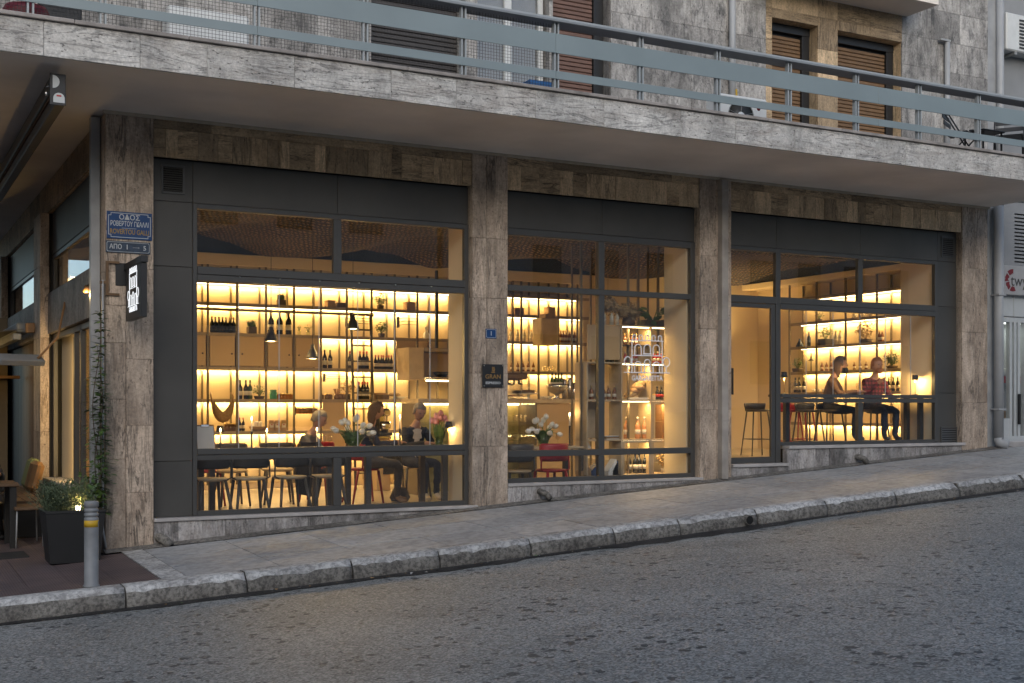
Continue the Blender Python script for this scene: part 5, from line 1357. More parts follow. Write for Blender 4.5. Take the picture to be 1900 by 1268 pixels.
for P_, u, Y, lab in ((SD, 1405, 2.6, 'dark bar stool standing alone behind the glass door'), (SR, 1462, 1.5, 'red bar stool left of the seated people'), (SD, 1500, 1.15, 'dark bar stool next to the red one'), (SD, 1540, .98, 'dark bar stool under the person in brown'), (SD, 1622, .95, 'dark bar stool under the man in the plaid shirt'), (SR, 1488, 2.3, 'red bar stool deeper in the room behind the right-hand window')):
    put(P_, u, Y, PZ, math.pi+random.uniform(-.3, .3), lab)
def table(name, lab, x0, x1, y0, y1, z0, h, top='table_top', leg='chair_dark', th=.035, inset=.06, lw=.034):
    o = thing(name, lab, 'table', ((x0+x1)/2, (y0+y1)/2, z0)); a, b = (x1-x0)/2, (y1-y0)/2
    MB().cbox(-a, a, -b, b, h-th, h, .006).build('table_top', top, o)
    for sx_ in (-1, 1):
        for sy_ in (-1, 1): MB().box(sx_*(a-inset)-lw, sx_*(a-inset)+lw, sy_*(b-inset)-lw, sy_*(b-inset)+lw, 0, h-th).build('leg', leg, o)
    return o
TH = .75
table('dining_table', 'long dining table with candles along the left window', xY(372, 1.45), xY(604, 1.45), 1.08, 1.75, FZ, TH)
table('dining_table', 'dining table with white tulips beside the grey haired woman', xY(640, 1.2), 4.27, .5, 1.32, FZ, TH)
table('dining_table', 'pale dining table with tulips and candle behind the middle window', 4.92, xY(1074, 1.1), .86, 1.42, FZ, TH, 'wood_pale')
table('window_bar', 'narrow high bar table along the right-hand window', 9.5, 12.3, .26, .66, PZ, 1.0, 'wood_dark', 'black_metal')
TT = FZ+TH
# ---- table things
def candle(u, vf, Y, z0, lab, dark=True):
    p = aY(u, vf, Y); H = p.z-z0
    o = thing('candle', lab, 'candle', (p.x, Y, z0), 0, 'lit dinner candles')
    hh = max(.06, H-.16) if dark else .03
    MB().lathe([(.04, 0), (.04, .008), (.012, .014), (.013, hh-.02), (.018, hh), (.001, hh)], n=14).build('holder', 'black_metal', o)
    MB().tube([(0, 0, hh), (0, 0, H-.022)], [.011, .009], 8).build('wax', 'candle_wax', o)
    MB().lathe([(.001, H-.02), (.006, H-.012), (.0075, H-.004), (.004, H+.012), (.001, H+.024)], n=8).build('flame', 'flame', o)
    point_light('candle_light', (0, 0, H+.03), 1.2, .012, o, (1, .62, .25))
candle(409, 798, 1.4, TT, 'lit candle leftmost on the candle table'); candle(467, 777, 1.42, TT, 'tallest lit candle on the candle table'); candle(495, 799, 1.45, TT, 'lit candle third from the left on the candle table'); candle(588, 797, 1.5, TT, 'lit candle before the bending diner')
candle(742, 773, 1.15, TT, 'lit candle in front of the grey haired woman'); candle(1057, 769, 1.1, TT, 'lit candle with dark holder beside the middle window tulips')
table_lamp(409, 799, 1.6, TT, 'small dark table lamp above the leftmost candle'); table_lamp(832, 791, .60, TT, 'small dark table lamp beside the pink tulips')
table_lamp(1455, 698, .46, PZ+1.0, 'small dark lamp at the left end of the window bar', power=14); table_lamp(1698, 703, .42, PZ+1.0, 'small dark lamp at the right end of the window bar', power=16); table_lamp(1568, 690, .5, PZ+1.0, 'small dark lamp between the two people at the window bar', power=14)
def tulips(u, v0, v1, spread, Y, z0, n, mat, lab, vr=.08, vh=.18):
    x = xY(u, Y); top = zY(u, v0, Y)-z0; low = zY(u, v1, Y)-z0
    o = thing('tulip_vase', lab, 'flowers', (x, Y, z0))
    MB().lathe([(vr*.95, 0), (vr, .004), (vr, vh), (vr-.004, vh), (vr-.004, .008), (.001, .008)], n=20).build('vase', 'vase_glass', o)
    st, fl, lf = MB(), MB(), MB()
    for k in range(n):
        a = 2*math.pi*k/n*2.4+random.uniform(-.3, .3); r = spread*math.sqrt((k+.6)/n)
        hz = low+(top-low)*(1-(r/spread)**1.6*.85)*random.uniform(.85, 1); e = Vector((math.cos(a)*r, math.sin(a)*r*.7, hz-.04))
        b = Vector((-math.cos(a)*vr*.5, -math.sin(a)*vr*.5, .012)); m1 = Vector((math.cos(a)*vr*.6, math.sin(a)*vr*.6, vh*1.15))
        st.tube([b, m1, e], .004, 5)
        d = (e-m1).normalized(); q = d.to_track_quat('Z', 'Y').to_matrix()
        for pt in range(6):
            aa = pt*1.0472; sc = 1.05 if pt % 2 else .95
            prof = [(.005, 0), (.028, .016), (.034, .042), (.026, .07), (.009, .086)]
            L, R, Cn = [], [], []
            for (rr, zz) in prof:
                wv = .55 if zz < .05 else .3
                L.append(e+q@Vector((math.cos(aa-wv)*rr*sc, math.sin(aa-wv)*rr*sc, zz))); R.append(e+q@Vector((math.cos(aa+wv)*rr*sc, math.sin(aa+wv)*rr*sc, zz))); Cn.append(e+q@Vector((math.cos(aa)*rr*sc*1.12, math.sin(aa)*rr*sc*1.12, zz)))
            bb = len(fl.v); fl.v += [tuple(v) for t in zip(L, Cn, R) for v in t]
            fl.smooth = True
            for i in range(4): fl.face([bb+3*i, bb+3*i+1, bb+3*i+4, bb+3*i+3]); fl.face([bb+3*i+1, bb+3*i+2, bb+3*i+5, bb+3*i+4])
    for k in range(n*4):
        a = random.uniform(0, 6.28); r = spread*random.uniform(.4, 1.0); b = Vector((math.cos(a)*vr*.7, math.sin(a)*vr*.7, .02+vh*.3*random.random()))
        e = Vector((math.cos(a)*r, math.sin(a)*r*.7, random.uniform(vh*.9, low*.55+top*.35))); m1 = b.lerp(e, .55)+Vector((0, 0, .06)); s = Vector((-math.sin(a), math.cos(a), 0))*.026
        lf.add([b-s*.5, b+s*.5, m1+s, e, m1-s], [(0,1,2,3,4)])
    st.build('stems', 'stem', o); lf.build('leaves', 'leaf', o)
    for k in range(n): pass
    fl.build('blooms', mat, o)
tulips(655, 770, 806, .27, 1.15, TT, 15, 'tulip_white', 'vase of white tulips on the table behind the left window')
tulips(1008, 771, 808, .22, 1.1, TT, 15, 'tulip_white', 'vase of white tulips on the pale table behind the middle window')
tulips(815, 764, 790, .11, 1.25, TT, 13, 'tulip_pink', 'vase of pink and white tulips beside the small lamp', .06, .15)
o = thing('menu_clipboard', 'white menu on a dark clipboard propped at the left edge of the window', 'menu', (xY(383, 1.2), 1.2, TT), .1)
MB().cbox(-.115, .115, -.004, .004, 0, .33, .003).build('board', 'wood_warm', o, None, (-.2, 0, 0)); MB().box(-.105, .105, -.007, -.0045, .01, .31).build('sheet', 'paper', o, None, (-.2, 0, 0)); MB().cbox(-.05, .05, -.016, -.0072, .30, .33, .003).build('clip', 'chrome', o, None, (-.2, 0, 0))
o = thing('tent_menu', 'small white tent card leaning at the right end of the pale table', 'menu', (xY(1093, .9), .9, zY(1093, 830, .9)-.02), .4)
MB().cbox(-.05, .05, -.003, .003, 0, .1, .002).build('card', 'paper', o, None, (-.5, 0, 0)); 
wg = MB().lathe([(.033, 0), (.004, .006), (.004, .075), (.03, .1), (.036, .14), (.03, .18), (.028, .18), (.034, .14), (.028, .102), (.001, .08)], n=14)
g0_ = None
for u, Y, z0, lab in ((600, 1.4, TT, 'wine glass before the bending diner'), (612, 1.45, TT, 'wine glass left of the white tulips'), (690, 1.2, TT, 'wine glass right of the white tulips'), (725, 1.2, TT, 'wine glass left of the candle by the woman'), (1035, 1.1, TT, 'wine glass between tulips and candle on the pale table'), (1592, .5, PZ+1.0, 'wine glass held up to the man in plaid'), (1470, .5, PZ+1.0, 'wine glass beside the left bar lamp'), (1478, .5, PZ+1.0, 'second wine glass beside the left bar lamp')):
    if g0_ is None: g0_ = wg.build('wine_glass', 'clear_glass'); o = g0_
    else: o = dup(g0_)
    o.location = (xY(u, Y), Y, z0); tag(o, lab, 'glass', 'wine glasses on the tables')
plate_ = None
for u, Y, z0, lab in ((430, 1.35, TT, 'white plate on the candle table, left'), (510, 1.4, TT, 'white plate on the candle table beside the third candle'), (560, 1.4, TT, 'white plate in front of the bending diner'), (770, 1.15, TT, 'white plate in front of the grey haired woman'), (970, 1.1, TT, 'white plate left of the tulips on the pale table')):
    if plate_ is None: plate_ = MB().lathe([(.06, 0), (.115, .014), (.118, .018), (.06, .006), (.001, .006)], n=22).build('plate', 'ceramic_white'); o = plate_
    else: o = dup(plate_)
    o.location = (xY(u, Y), Y, z0); tag(o, lab, 'plate', 'white plates on the tables')
# handbag on the floor
o = thing('handbag', 'dark striped handbag on the floor by the woman', 'bag', (xY(742, 1.9), 1.9, FZ))
MB().lathe([(.001, 0), (.12, .01), (.15, .06), (.1, .17), (.06, .2), (.001, .2)], n=16, sy=.6).build('body', 'cloth_grey', o); MB().tube([(-.06, 0, .18), (-.08, .02, .5), (.0, .1, .72), (.05, .02, .5), (.05, 0, .18)], .008, 6).build('strap', 'black', o)

from mathutils import noise
# ================================================================ people
def skin_mesh(pts, edges, root):
    me = bpy.data.meshes.new('skeleton'); me.from_pydata([p for p, r in pts], edges, [])
    ob = bpy.data.objects.new('skeleton', me); col.objects.link(ob)
    ob.modifiers.new('skin', 'SKIN'); ob.modifiers.new('sub', 'SUBSURF').levels = 2
    sv = me.skin_vertices[0].data
    for i, (p, r) in enumerate(pts):
        rr = r if isinstance(r, tuple) else (r, r); sv[i].radius = rr; sv[i].use_root = (i == root)
    dg = bpy.context.evaluated_depsgraph_get(); dg.update()
    out = bpy.data.meshes.new_from_object(ob.evaluated_get(dg)); bpy.data.objects.remove(ob); bpy.data.meshes.remove(me)
    return out
def person(lab, pos, rz, sh, top, bottom, hair, shoe='shoe', lean=.06, front=None, hang=False, head_turn=0, head_down=.0, arms='table', hairlong=False, beard=None, knee=.44, scale=1.0, standing=False):
    P, E_ = [], []
    def add(p, r, par=None, reg=None):
        P.append((tuple(p), r)); regs.append(reg); i = len(P)-1
        if par is not None: E_.append((par, i))
        return i
    regs = []
    pel = add((0, .04, sh+.09), (.15, .11), None, 'bot')
    wa = add((0, .05-lean*.3, sh+.26), (.135, .10), pel, 'top')
    ch = add((0, .05-lean*.8, sh+.44), (.155, .105), wa, 'top')
    nb = add((0, .045-lean, sh+.545), (.09, .07), ch, 'top')
    nk = add((0, .03-lean*1.15, sh+.605), .05, nb, 'skin')
    hd = add((0, .015-lean*1.3, sh+.66), .05, nk, 'skin')
    for s in (-1, 1):
        s0 = add((s*.17, .05-lean*.9, sh+.505), .062, ch, 'top')
        if arms == 'table': el = (s*.235, -.06-lean, sh+.30); wr = (s*.10, -.30-lean, sh+.33)
        elif arms == 'raise' and s < 0: el = (s*.25, -.08-lean, sh+.30); wr = (s*.16, -.27-lean, sh+.47)
        else: el = (s*.24, -.02-lean, sh+.27); wr = (s*.17, -.24-lean, sh+.22)
        e = add(el, .048, s0, 'top'); wv = add(wr, .036, e, 'top'); d = (Vector(wr)-Vector(el)).normalized()
        pm = add(tuple(Vector(wr)+d*.06), (.034, .02), wv, 'skin')
        side = Vector((s*-1, 0, 0)); side = (side-d*side.dot(d)).normalized()
        for fi in range(4):
            off = side*(.024-.016*fi); b = Vector(wr)+d*.085+off; L = (.07, .078, .072, .056)[fi]
            f1 = add(tuple(b+d*L*.5+Vector((0, 0, -.004))), .009, pm, 'skin'); add(tuple(b+d*L+Vector((0, 0, -.022))), .008, f1, 'skin')
        t1 = add(tuple(Vector(wr)+d*.04+side*.04), .010, pm, 'skin'); add(tuple(Vector(wr)+d*.075+side*.055+Vector((0, 0, -.01))), .009, t1, 'skin')
        hp = add((s*.09, .0, sh+.07), .088, pel, 'bot')
        kn = add((s*.11, -.42, sh+.045), .064, hp, 'bot')
        fz = 0.04 if not hang else sh-knee+.04
        an = add((s*.10, -.42+.03, fz+.05), .042, kn, 'bot')
        add((s*.11, -.53, fz), (.04, .032), add((s*.105, -.44, fz+.005), .042, an, 'shoe'), 'shoe')
    me = skin_mesh(P, E_, 0)
    mats = [top, bottom, 'skin', shoe, front or top, 'black', hair]
    idx = {'top': 0, 'bot': 1, 'skin': 2, 'shoe': 3}
    segs = [(Vector(P[a][0]), Vector(P[b][0]), regs[b] if regs[b] == regs[a] or regs[b] in ('skin', 'shoe', 'top') else regs[b]) for a, b in E_]
    bm = bmesh.new(); bm.from_mesh(me)
    for f_ in bm.faces:
        c = f_.calc_center_median(); best = 1e9
        for a, b, rg in segs:
            ab = b-a; t = max(0, min(1, (c-a).dot(ab)/max(1e-9, ab.length_squared))); d = (c-(a+ab*t)).length
            if d < best: best = d; R = rg
        f_.material_index = idx[R]; f_.smooth = True
        if front and R == 'top' and abs(c.x) < .065 and c.y < 0 and c.z > sh+.12: f_.material_index = 4
    bm.normal_update()
    for v in bm.verts:
        if all(f_.material_index in (0, 1, 4) for f_ in v.link_faces):
            c = v.co; v.co = c+v.normal*(.011*noise.noise(Vector((c.x*9, c.y*9, c.z*16)))+.006*noise.noise(c*34))
    # head with face, joined into the same body mesh
    hc = Vector((0, -.005-lean*1.45, sh+.755)); rm = Euler((head_down, 0, head_turn)).to_matrix()
    def blob(c, r, mi, sub=2, tf=None):
        g = bmesh.ops.create_icosphere(bm, subdivisions=sub, radius=1.0)
        for v in g['verts']:
            q = Vector((v.co.x*r[0], v.co.y*r[1], v.co.z*r[2]))
            if tf: q = tf(q)
            v.co = hc+rm@(Vector(c)+q)
        for v in g['verts']:
            for f_ in v.link_faces: f_.material_index = mi; f_.smooth = True
    def hf(q):
        t = (q.z+.118)/.236; wv = .80+.24*min(1, t*1.6); q.x *= wv; q.y *= .9+.12*t
        return q
    blob((0, 0, 0), (.078, .098, .118), 2, 3, hf)
    blob((0, -.098, -.012), (.012, .02, .024), 2, 1)
    for s in (-1, 1):
        blob((s*.03, -.083, .012), (.012, .01, .008), 5, 1); blob((s*.078, .012, -.005), (.012, .022, .03), 2, 1)
    blob((0, -.085, -.055), (.024, .008, .006), 5, 1)
    if beard: 
        blob((0, -.055, -.075), (.062, .05, .055), 6, 2)
    bm.to_mesh(me); bm.free()
    for m in mats: me.materials.append(M[m])
    me.name = 'person'
    o = bpy.data.objects.new('person', me); col.objects.link(o); o.location = pos; o.rotation_euler.z = rz; o.scale = (scale,)*3
    tag(o, lab, 'person')
    # hair
    bm = bmesh.new(); g = bmesh.ops.create_icosphere(bm, subdivisions=4, radius=1)
    rnd = random.Random(3)
    dele = []
    for v in bm.verts:
        d = v.co.copy()
        if (d.y < -.35 and d.z < .42) or (d.z < -.25 and d.y < .1) or d.z < (-.9 if hairlong else -.45): dele.append(v)
        k = 1.0+.07*noise.noise(d*3.1)+.09*noise.noise(Vector((d.x*14, d.y*14, d.z*4)))+.05*abs(math.sin(d.x*31+d.z*3))
        q = Vector((d.x*.088*k, d.y*.108*k, d.z*(.129 if d.z > 0 or not hairlong else .22)*k)); v.co = hc+rm@(q+Vector((0, .006, .004)))
    bmesh.ops.delete(bm, geom=dele, context='VERTS')
    hm = bpy.data.meshes.new('hair'); bm.to_mesh(hm); bm.free(); hm.materials.append(M[hair])
    for p_ in hm.polygons: p_.use_smooth = True
    ho = bpy.data.objects.new('hair', hm); col.objects.link(ho); ho.parent = o
    sm = ho.modifiers.new('t', 'SOLIDIFY'); sm.thickness = .01
    return o
person('grey haired woman in an open black cardigan and pale top, looking down', (xY(766, 2.18), 2.18, FZ), .25, .46, 'cloth_black', 'cloth_navy', 'hair_grey', 'shoe', .1, 'cloth_cream', head_down=.35, head_turn=-.2)
person('person in dark navy clothes sitting sideways behind the white tulips', (xY(682, 1.85), 1.85, FZ), 1.2, .48, 'cloth_navy', 'cloth_grey', 'hair_brown', 'kraft', .08, head_turn=.3, head_down=.2, hairlong=True)
person('diner in a dark top bending forward over the candle table', (xY(562, 2.62), 2.62, FZ), .9, .36, 'cloth_grey', 'cloth_black', 'hair_grey', 'black', .16, head_down=.35)
person('man in a red plaid shirt with ginger hair and beard at the window bar', (xY(1622, .97), .97, PZ), -.15, .72, 'cloth_plaid', 'cloth_navy', 'hair_ginger', 'black', .05, arms='raise', hang=True, beard=True)
person('person in a brown coat seated at the window bar beside the plaid shirt', (xY(1538, 1.0), 1.0, PZ), .7, .72, 'cloth_brown', 'cloth_black', 'hair_brown', 'black', .12, hang=True, hairlong=True, head_turn=.3)
o = thing('hanging_coat', 'black coat hanging over the back of the red chair of the bending diner', 'coat', (xY(573, 2.35), 2.35, FZ))
m_ = MB(); m_.prism([(-.16, .12), (.12, .06), (.17, .3), (.14, .8), (-.12, .82), (-.19, .4)], -.05, .05); m_.build('cloth', 'cloth_black', o)
# ================================================================ things on the outside of the building
# ---- street name plate
def plate(name, lab, cat, u0, u1, v0, v1, mat, y=-.012):
    a, b = aY(u0, v0, y), aY(u1, v1, y); x0, x1, z1, z0 = a.x, b.x, a.z, zY(u0, v1, y)
    o = thing(name, lab, cat, ((x0+x1)/2, y, (z0+z1)/2)); w_, h_ = (x1-x0)/2, (z1-z0)/2
    MB().cbox(-w_, w_, -.004, .004, -h_, h_, .002).build('plate', mat, o)
    return o, w_, h_
def border(o, w_, h_, ins, th, mat, notch=.0, y=-.0052):
    m_ = MB(); a, b = w_-ins, h_-ins; n = notch
    def seg(x0, z0, x1, z1): m_.box(min(x0, x1)-th, max(x0, x1)+th, y-.0006, y+.0006, min(z0, z1)-th, max(z0, z1)+th)
    seg(-a+n, b, a-n, b); seg(-a+n, -b, a-n, -b); seg(-a, -b+n, -a, b-n); seg(a, -b+n, a, b-n)
    if n:
        for s in (-1, 1):
            for t in (-1, 1): seg(s*(a-n), t*b, s*(a-n), t*(b-n)); seg(s*(a-n), t*(b-n), s*a, t*(b-n))
    m_.build('border', mat, o)
o, w_, h_ = plate('street_name_sign', 'blue street name plate with white and ochre lettering on the corner column', 'sign', 198, 282, 391, 442, 'sign_blue')
border(o, w_, h_, .018, .003, 'sign_white', .025)
def fit_text(o, s, z, size, mat, maxw, bold=.0, x=0, y=-.0055, name='lettering'):
    t = text(s, size, mat, o, wall_text_m(x, y, z), name, .0006, bold=bold)
    wv = max(v.co.x for v in t.data.vertices)-min(v.co.x for v in t.data.vertices)
    if maxw: t.matrix_local = wall_text_m(x, y, z) @ Matrix.Diagonal((maxw/wv, 1, 1, 1))
    return t
fit_text(o, 'ΟΔΟΣ', h_*.58, h_*.52, 'sign_white', w_*.92, .0012)
fit_text(o, 'ΡΟΒΕΡΤΟΥ ΓΚΑΛΛΙ', h_*.10, h_*.50, 'sign_white', w_*1.68, .0012)
MB().box(-w_*.35, w_*.3, -.006, -.0048, -h_*.215, -h_*.19).build('underline', 'sign_white', o)
fit_text(o, 'ROVERTOU GALLI', -h_*.48, h_*.50, 'sign_ochre', w_*1.72, .0012)
o, w_, h_ = plate('house_range_sign', 'worn dark blue plate with house numbers and arrow under the street name', 'sign', 196, 279, 446, 468, 'sign_slate')
border(o, w_, h_, .012, .002, 'sign_white', .008)
fit_text(o, 'ΑΠΟ', 0, h_*1.1, 'sign_white', w_*.55, .001, -w_*.56); fit_text(o, '1', 0, h_*1.15, 'sign_white', None, .001, -w_*.05); fit_text(o, '5', -h_*.05, h_*1.1, 'sign_white', None, .001, w_*.74)
m_ = MB(); m_.box(w_*.2, w_*.46, -.006, -.005, -.003, .003); m_.prism([(w_*.44, .012), (w_*.52, 0), (w_*.44, -.012)], -.006, -.005); m_.build('arrow', 'rail_under', o)
o, w_, h_ = plate('house_number_sign', 'small blue house number plate on the column between the left windows', 'sign', 901, 921, 610, 628, 'sign_blue')
border(o, w_, h_, .01, .002, 'sign_white', .006); fit_text(o, '1', 0, h_*1.3, 'sign_white', None, .001)
o, w_, h_ = plate('espresso_sign', 'square black espresso sign with gold lettering on the column', 'sign', 895, 934, 676, 719, 'black', -.02)
fit_text(o, 'GRAN', -h_*.08, h_*.52, 'gold', w_*1.45, .001); fit_text(o, 'ESPRESSO', -h_*.62, h_*.28, 'sign_white', w_*1.4, .001)
m_ = MB()
for k in (-1, 0, 1): m_.tube([(k*.012, -.006, h_*.38), (k*.016+.006, -.006, h_*.55), (k*.012, -.006, h_*.78)], .004, 5)
m_.prism([(-.03, h_*.34), (.03, h_*.34), (.022, h_*.26), (-.022, h_*.26)], -.0065, -.005); m_.build('emblem', 'gold', o)
for sx_ in (-1, 1):
    for sz_ in (-1, 1): MB().lathe([(.007, 0), (.006, .012), (.001, .014)], n=8).build('screw', 'chrome', o, (sx_*(w_-.018), -.004, sz_*(h_-.018)), (math.pi/2, 0, 0))
MB().cbox(-w_*.6, w_*.6, .004, .018, -h_*.6, h_*.6, .002).build('spacer', 'black', o)
# ---- restaurant emblem: a small house with arches between two trees
def emblem(mk, o, mat, S, th):
    """mk maps the emblem plane (x right, z up, in units of its width) into the object"""
    m_ = MB()
    def L(*pts): m_.tube([mk(x*S, z*S) for x, z in pts], th, 5)
    def arch(cx, z0, w_, h_): L(*([(cx-w_/2, z0)]+[(cx-w_/2*math.cos(t*math.pi/8), z0+h_-w_/2+w_/2*math.sin(t*math.pi/8)) for t in range(9)]+[(cx+w_/2, z0)]))
    L((-.5, 0), (.5, 0)); L((-.33, 0), (-.33, .58)); L((.33, 0), (.33, .58)); L((-.36, .58), (.36, .58)); L((-.33, .31), (.33, .31))
    for cx in (-.2, .2): arch(cx, 0, .14, .2); arch(cx, .31, .14, .2)
    arch(0, 0, .12, .24); arch(0, .33, .14, .18); L((-.09, .34), (.09, .34)); L((-.05, .13), (.05, .13))
    for k in range(5):
        x = -.28+.14*k; arch(x, .58, .07, .10)
    for s in (-1, 1):
        L((s*.42, 0), (s*.42, .12)); L(*[(s*.42+.075*math.cos(t*math.pi/6), .2+.085*math.sin(t*math.pi/6)) for t in range(13)])
    return m_.build('emblem', mat, o)
# projecting sign
px_ = xY(239, -.1)
pc = aX(255, 535, px_)
zt_, zb_ = aY(275, 474, -.92).z-.07, aY(268, 588, -.90).z; ya, yb = -.10, -.90
o = thing('projecting_sign', 'black illuminated projecting sign with house emblem on the corner column', 'sign', (px_, (ya+yb)/2, (zt_+zb_)/2))
hw, hh = (ya-yb)/2, (zt_-zb_)/2
MB().cbox(-.03, .03, -hw, hw, -hh, hh, .004).build('box', 'black', o)
MB().cbox(-.035, .035, -hw-.02, (0-(ya+yb)/2)-.012, hh+.001, hh+.07, .004).build('arm', 'black', o)
MB().cbox(-.12, .05, (0-(ya+yb)/2)-.012, (0-(ya+yb)/2)+.0, hh-.16, hh+.08, .003).build('wall_plate', 'black', o)
emblem(lambda x, z: (-.032, -x, z-.13), o, 'logo_glow', hw*1.45, .0028)
t = text('GARGARETTA', .075, 'logo_glow', o, side_text_m(-.032, 0, -hh*.62), 'lettering', .001, bold=.001)
wv = max(v.co.x for v in t.data.vertices)-min(v.co.x for v in t.data.vertices); t.matrix_local = side_text_m(-.032, 0, -hh*.62) @ Matrix.Diagonal((hw*1.05/wv, 1, 1, 1))
# decal on the middle window
o = thing('window_decal', 'white house emblem and restaurant name stuck on the middle window', 'decal', (xY(1201, .125), .127, zY(1201, 692, .125)))
S_ = xY(1244, .125)-xY(1159, .125)
emblem(lambda x, z: (x, 0, z), o, 'decal_white', S_, .0085)
fit_text(o, 'GARGARETTA', -.075, .095, 'decal_white', S_*.68, .0025, 0, -.002)
o2 = text('delicatore', .05, 'decal_white', None, wall_text_m(xY(990, .125), .128, zY(990, 797, .125)), 'window_lettering', .0005); tag(o2, 'small white lettering on the middle window before the tulips', 'decal')
# bracket and conduit at the corner
part('conduit', 'pipe_white', lambda m: m.tube([(-.03, -.02, zY(183, 520, 0)), (-.03, -.02, .25), (-.0, -.03, .05)], .012, 8))
part('old_bracket', 'copper_dark', lambda m: (m.box(.0, .14, -.03, -.005, 3.06, 3.085), m.box(.0, .14, -.03, -.005, 2.72, 2.745), m.box(.0, .03, -.03, -.005, 2.746, 3.06), m.box(-.06, .0, -.03, -.005, 2.84, 2.87)))
# wall flood lamp
p = aX(162, 531, -.10)
o = thing('wall_lamp', 'small lit flood lamp fixed beside the corner column', 'lamp', p)
MB().lathe([(.03, 0), (.065, -.05), (.06, -.055), (.02, -.01)], n=14).build('lamp_shade', 'copper_dark', o, None, (.5, -.3, 0)); MB().lathe([(.001, -.065), (.04, -.055), (.045, -.04), (.001, -.03)], n=12).build('bulb', 'bulb', o, None, (.5, -.3, 0)); MB().tube([(0, 0, 0), (.06, 0, .05), (.1, 0, .05)], .012, 6).build('arm', 'graphite', o)
point_light('wall_lamp_light', (-.03, -.03, -.1), 6, .04, o)
# ---- awning under the soffit along the side street
aw = thing('awning_cassette', 'folded awning in a black cassette hanging under the balcony at the side street', 'awning', aZ(107, 168, 4.45))
MB().cbox(-.06, .06, 0, 9, .0, .14, .01).build('cassette', 'black', aw); MB().cbox(-.03, .07, 0, 9, -.13, -.03, .01).build('front_bar', 'black', aw)
MB().cbox(-.07, .07, -.012, -.001, -.14, .15, .004).build('end_cap', 'black', aw)
def halfdisc(cx, cz, r, a0): return [(cx+r*math.cos(a0+math.pi*t/10), cz+r*math.sin(a0+math.pi*t/10)) for t in range(11)]
MB().prism(halfdisc(-.045, .075, .06, -math.pi/2), -.016, -.0125).build('end_plate', 'sign_white', aw); MB().prism(halfdisc(.01, -.075, .05, 0)+[(-.04, -.115), (.06, -.115)], -.016, -.0125).build('end_plate', 'sign_white', aw)
MB().box(-.012, .03, -.0175, -.0162, -.06, -.045).build('mark', 'label_red', aw)
MB().box(-.04, .02, .02, 9, -.029, -.001).build('folded_fabric', 'cloth_brown', aw); MB().tube([(-.10, -.0, -.02), (-.10, 0, -.06)], .012, 6).build('eye', 'chrome', aw); MB().tube([(-.10, 0, .02), (-.075, 0, .03)], .006, 5).build('eye_stem', 'chrome', aw)
# ---- balcony things
def ac_unit(u0, u1, v0, Y, lab, h=.55, brand=None, logo=False, fan=True):
    x0, x1 = xY(u0, Y), xY(u1, Y); z1 = zY(u0, v0, Y); w_ = (x1-x0)/2
    o = thing('air_conditioner', lab, 'air conditioner', ((x0+x1)/2, Y, z1-h), 0, 'outdoor air conditioning units')
    MB().cbox(-w_, w_, 0, .3, 0, h, .02).build('casing', 'white_plastic', o)
    if fan:
        cx = -w_*.12; r = .21; fz = h-.27
        MB().lathe([(r, 0), (r, .012), (r*.97, .012), (r*.97, 0)], n=28).build('fan_ring', 'grey_plastic', o, (cx, 0, fz), (math.pi/2, 0, 0)); MB().lathe([(r*.96, .002), (.001, .004)], n=28).build('fan_well', 'graphite', o, (cx, 0, fz), (math.pi/2, 0, 0)); MB().lathe([(.06, .004), (.055, .014), (.001, .016)], n=16).build('fan_hub', 'white_plastic', o, (cx, 0, fz), (math.pi/2, 0, 0))
        for k in range(5): MB().tube([(cx, -.009, fz)]+[(cx+r*.94*math.cos(k*1.257+.3*t), -.009, fz+r*.94*math.sin(k*1.257+.3*t)) for t in (1,)], .004, 4).build('fan_bar', 'grey_plastic', o)
    if logo: MB().lathe([(.03, 0), (.03, .002), (.001, .003)], n=14).build('logo', 'globe_red', o, (w_*.62, -.001, h*.74), (math.pi/2, 0, 0))
    if brand: fit_text(o, brand, h-.30, .085, 'graphite', None, .001, w_*.76, -.002)
    for s in (-.6, .6): MB().box(s*w_-.03, s*w_+.03, .02, .28, -.05, -.001).build('foot', 'grey_plastic', o)
    return o
ac_unit(1335, 1424, 172, -.75, 'white air conditioner with large round fan on the balcony floor', .52, 'LG', True)
ac_unit(312, 462, 8, -.5, 'white air conditioner behind the netting at the left end of the balcony', .5, None, False, False)
o = ac_unit(420, 560, 84, -.7, 'low white air conditioner half hidden by the balcony edge', .35)
o = thing('blue_crate', 'blue plastic crate on the balcony beside the brown shutter', 'crate', (xY(997, -.6), -.6, 5.015))
for (a, b, c, d) in ((-.18, .18, -.14, -.12), (-.18, .18, .12, .14), (-.18, -.16, -.12, .12), (.16, .18, -.12, .12)):
    MB().cbox(a, b, c, d, 0, .42, .004).build('side', 'blue_plastic', o)
for k in range(4): MB().box(-.185, .185, -.15, -.141, .06+.1*k, .09+.1*k).build('rib', 'blue_plastic', o)
o = thing('clay_pot', 'large reddish clay pot behind the net at the far left of the balcony', 'pot', (xY(48, -.9), -.9, 5.012)); MB().lathe([(.14, 0), (.2, .12), (.22, .3), (.19, .36), (.16, .36), (.15, .05), (.001, .05)], n=20).build('body', 'globe_red', o)
tag(MB().cbox(-.2, .2, -.15, .15, 0, .5, .01).build('dark_crate', 'black', None, (xY(108, -.6), -.6, 5.012)), 'black box behind the net at the left end of the balcony', 'box')
tag(MB().cbox(-.07, .07, -.02, .02, 0, .05, .004).build('blue_tag', 'blue_plastic', None, (xY(632, -1.75), -1.70, 5.03)), 'bright blue plastic label lying on the balcony edge', 'label')
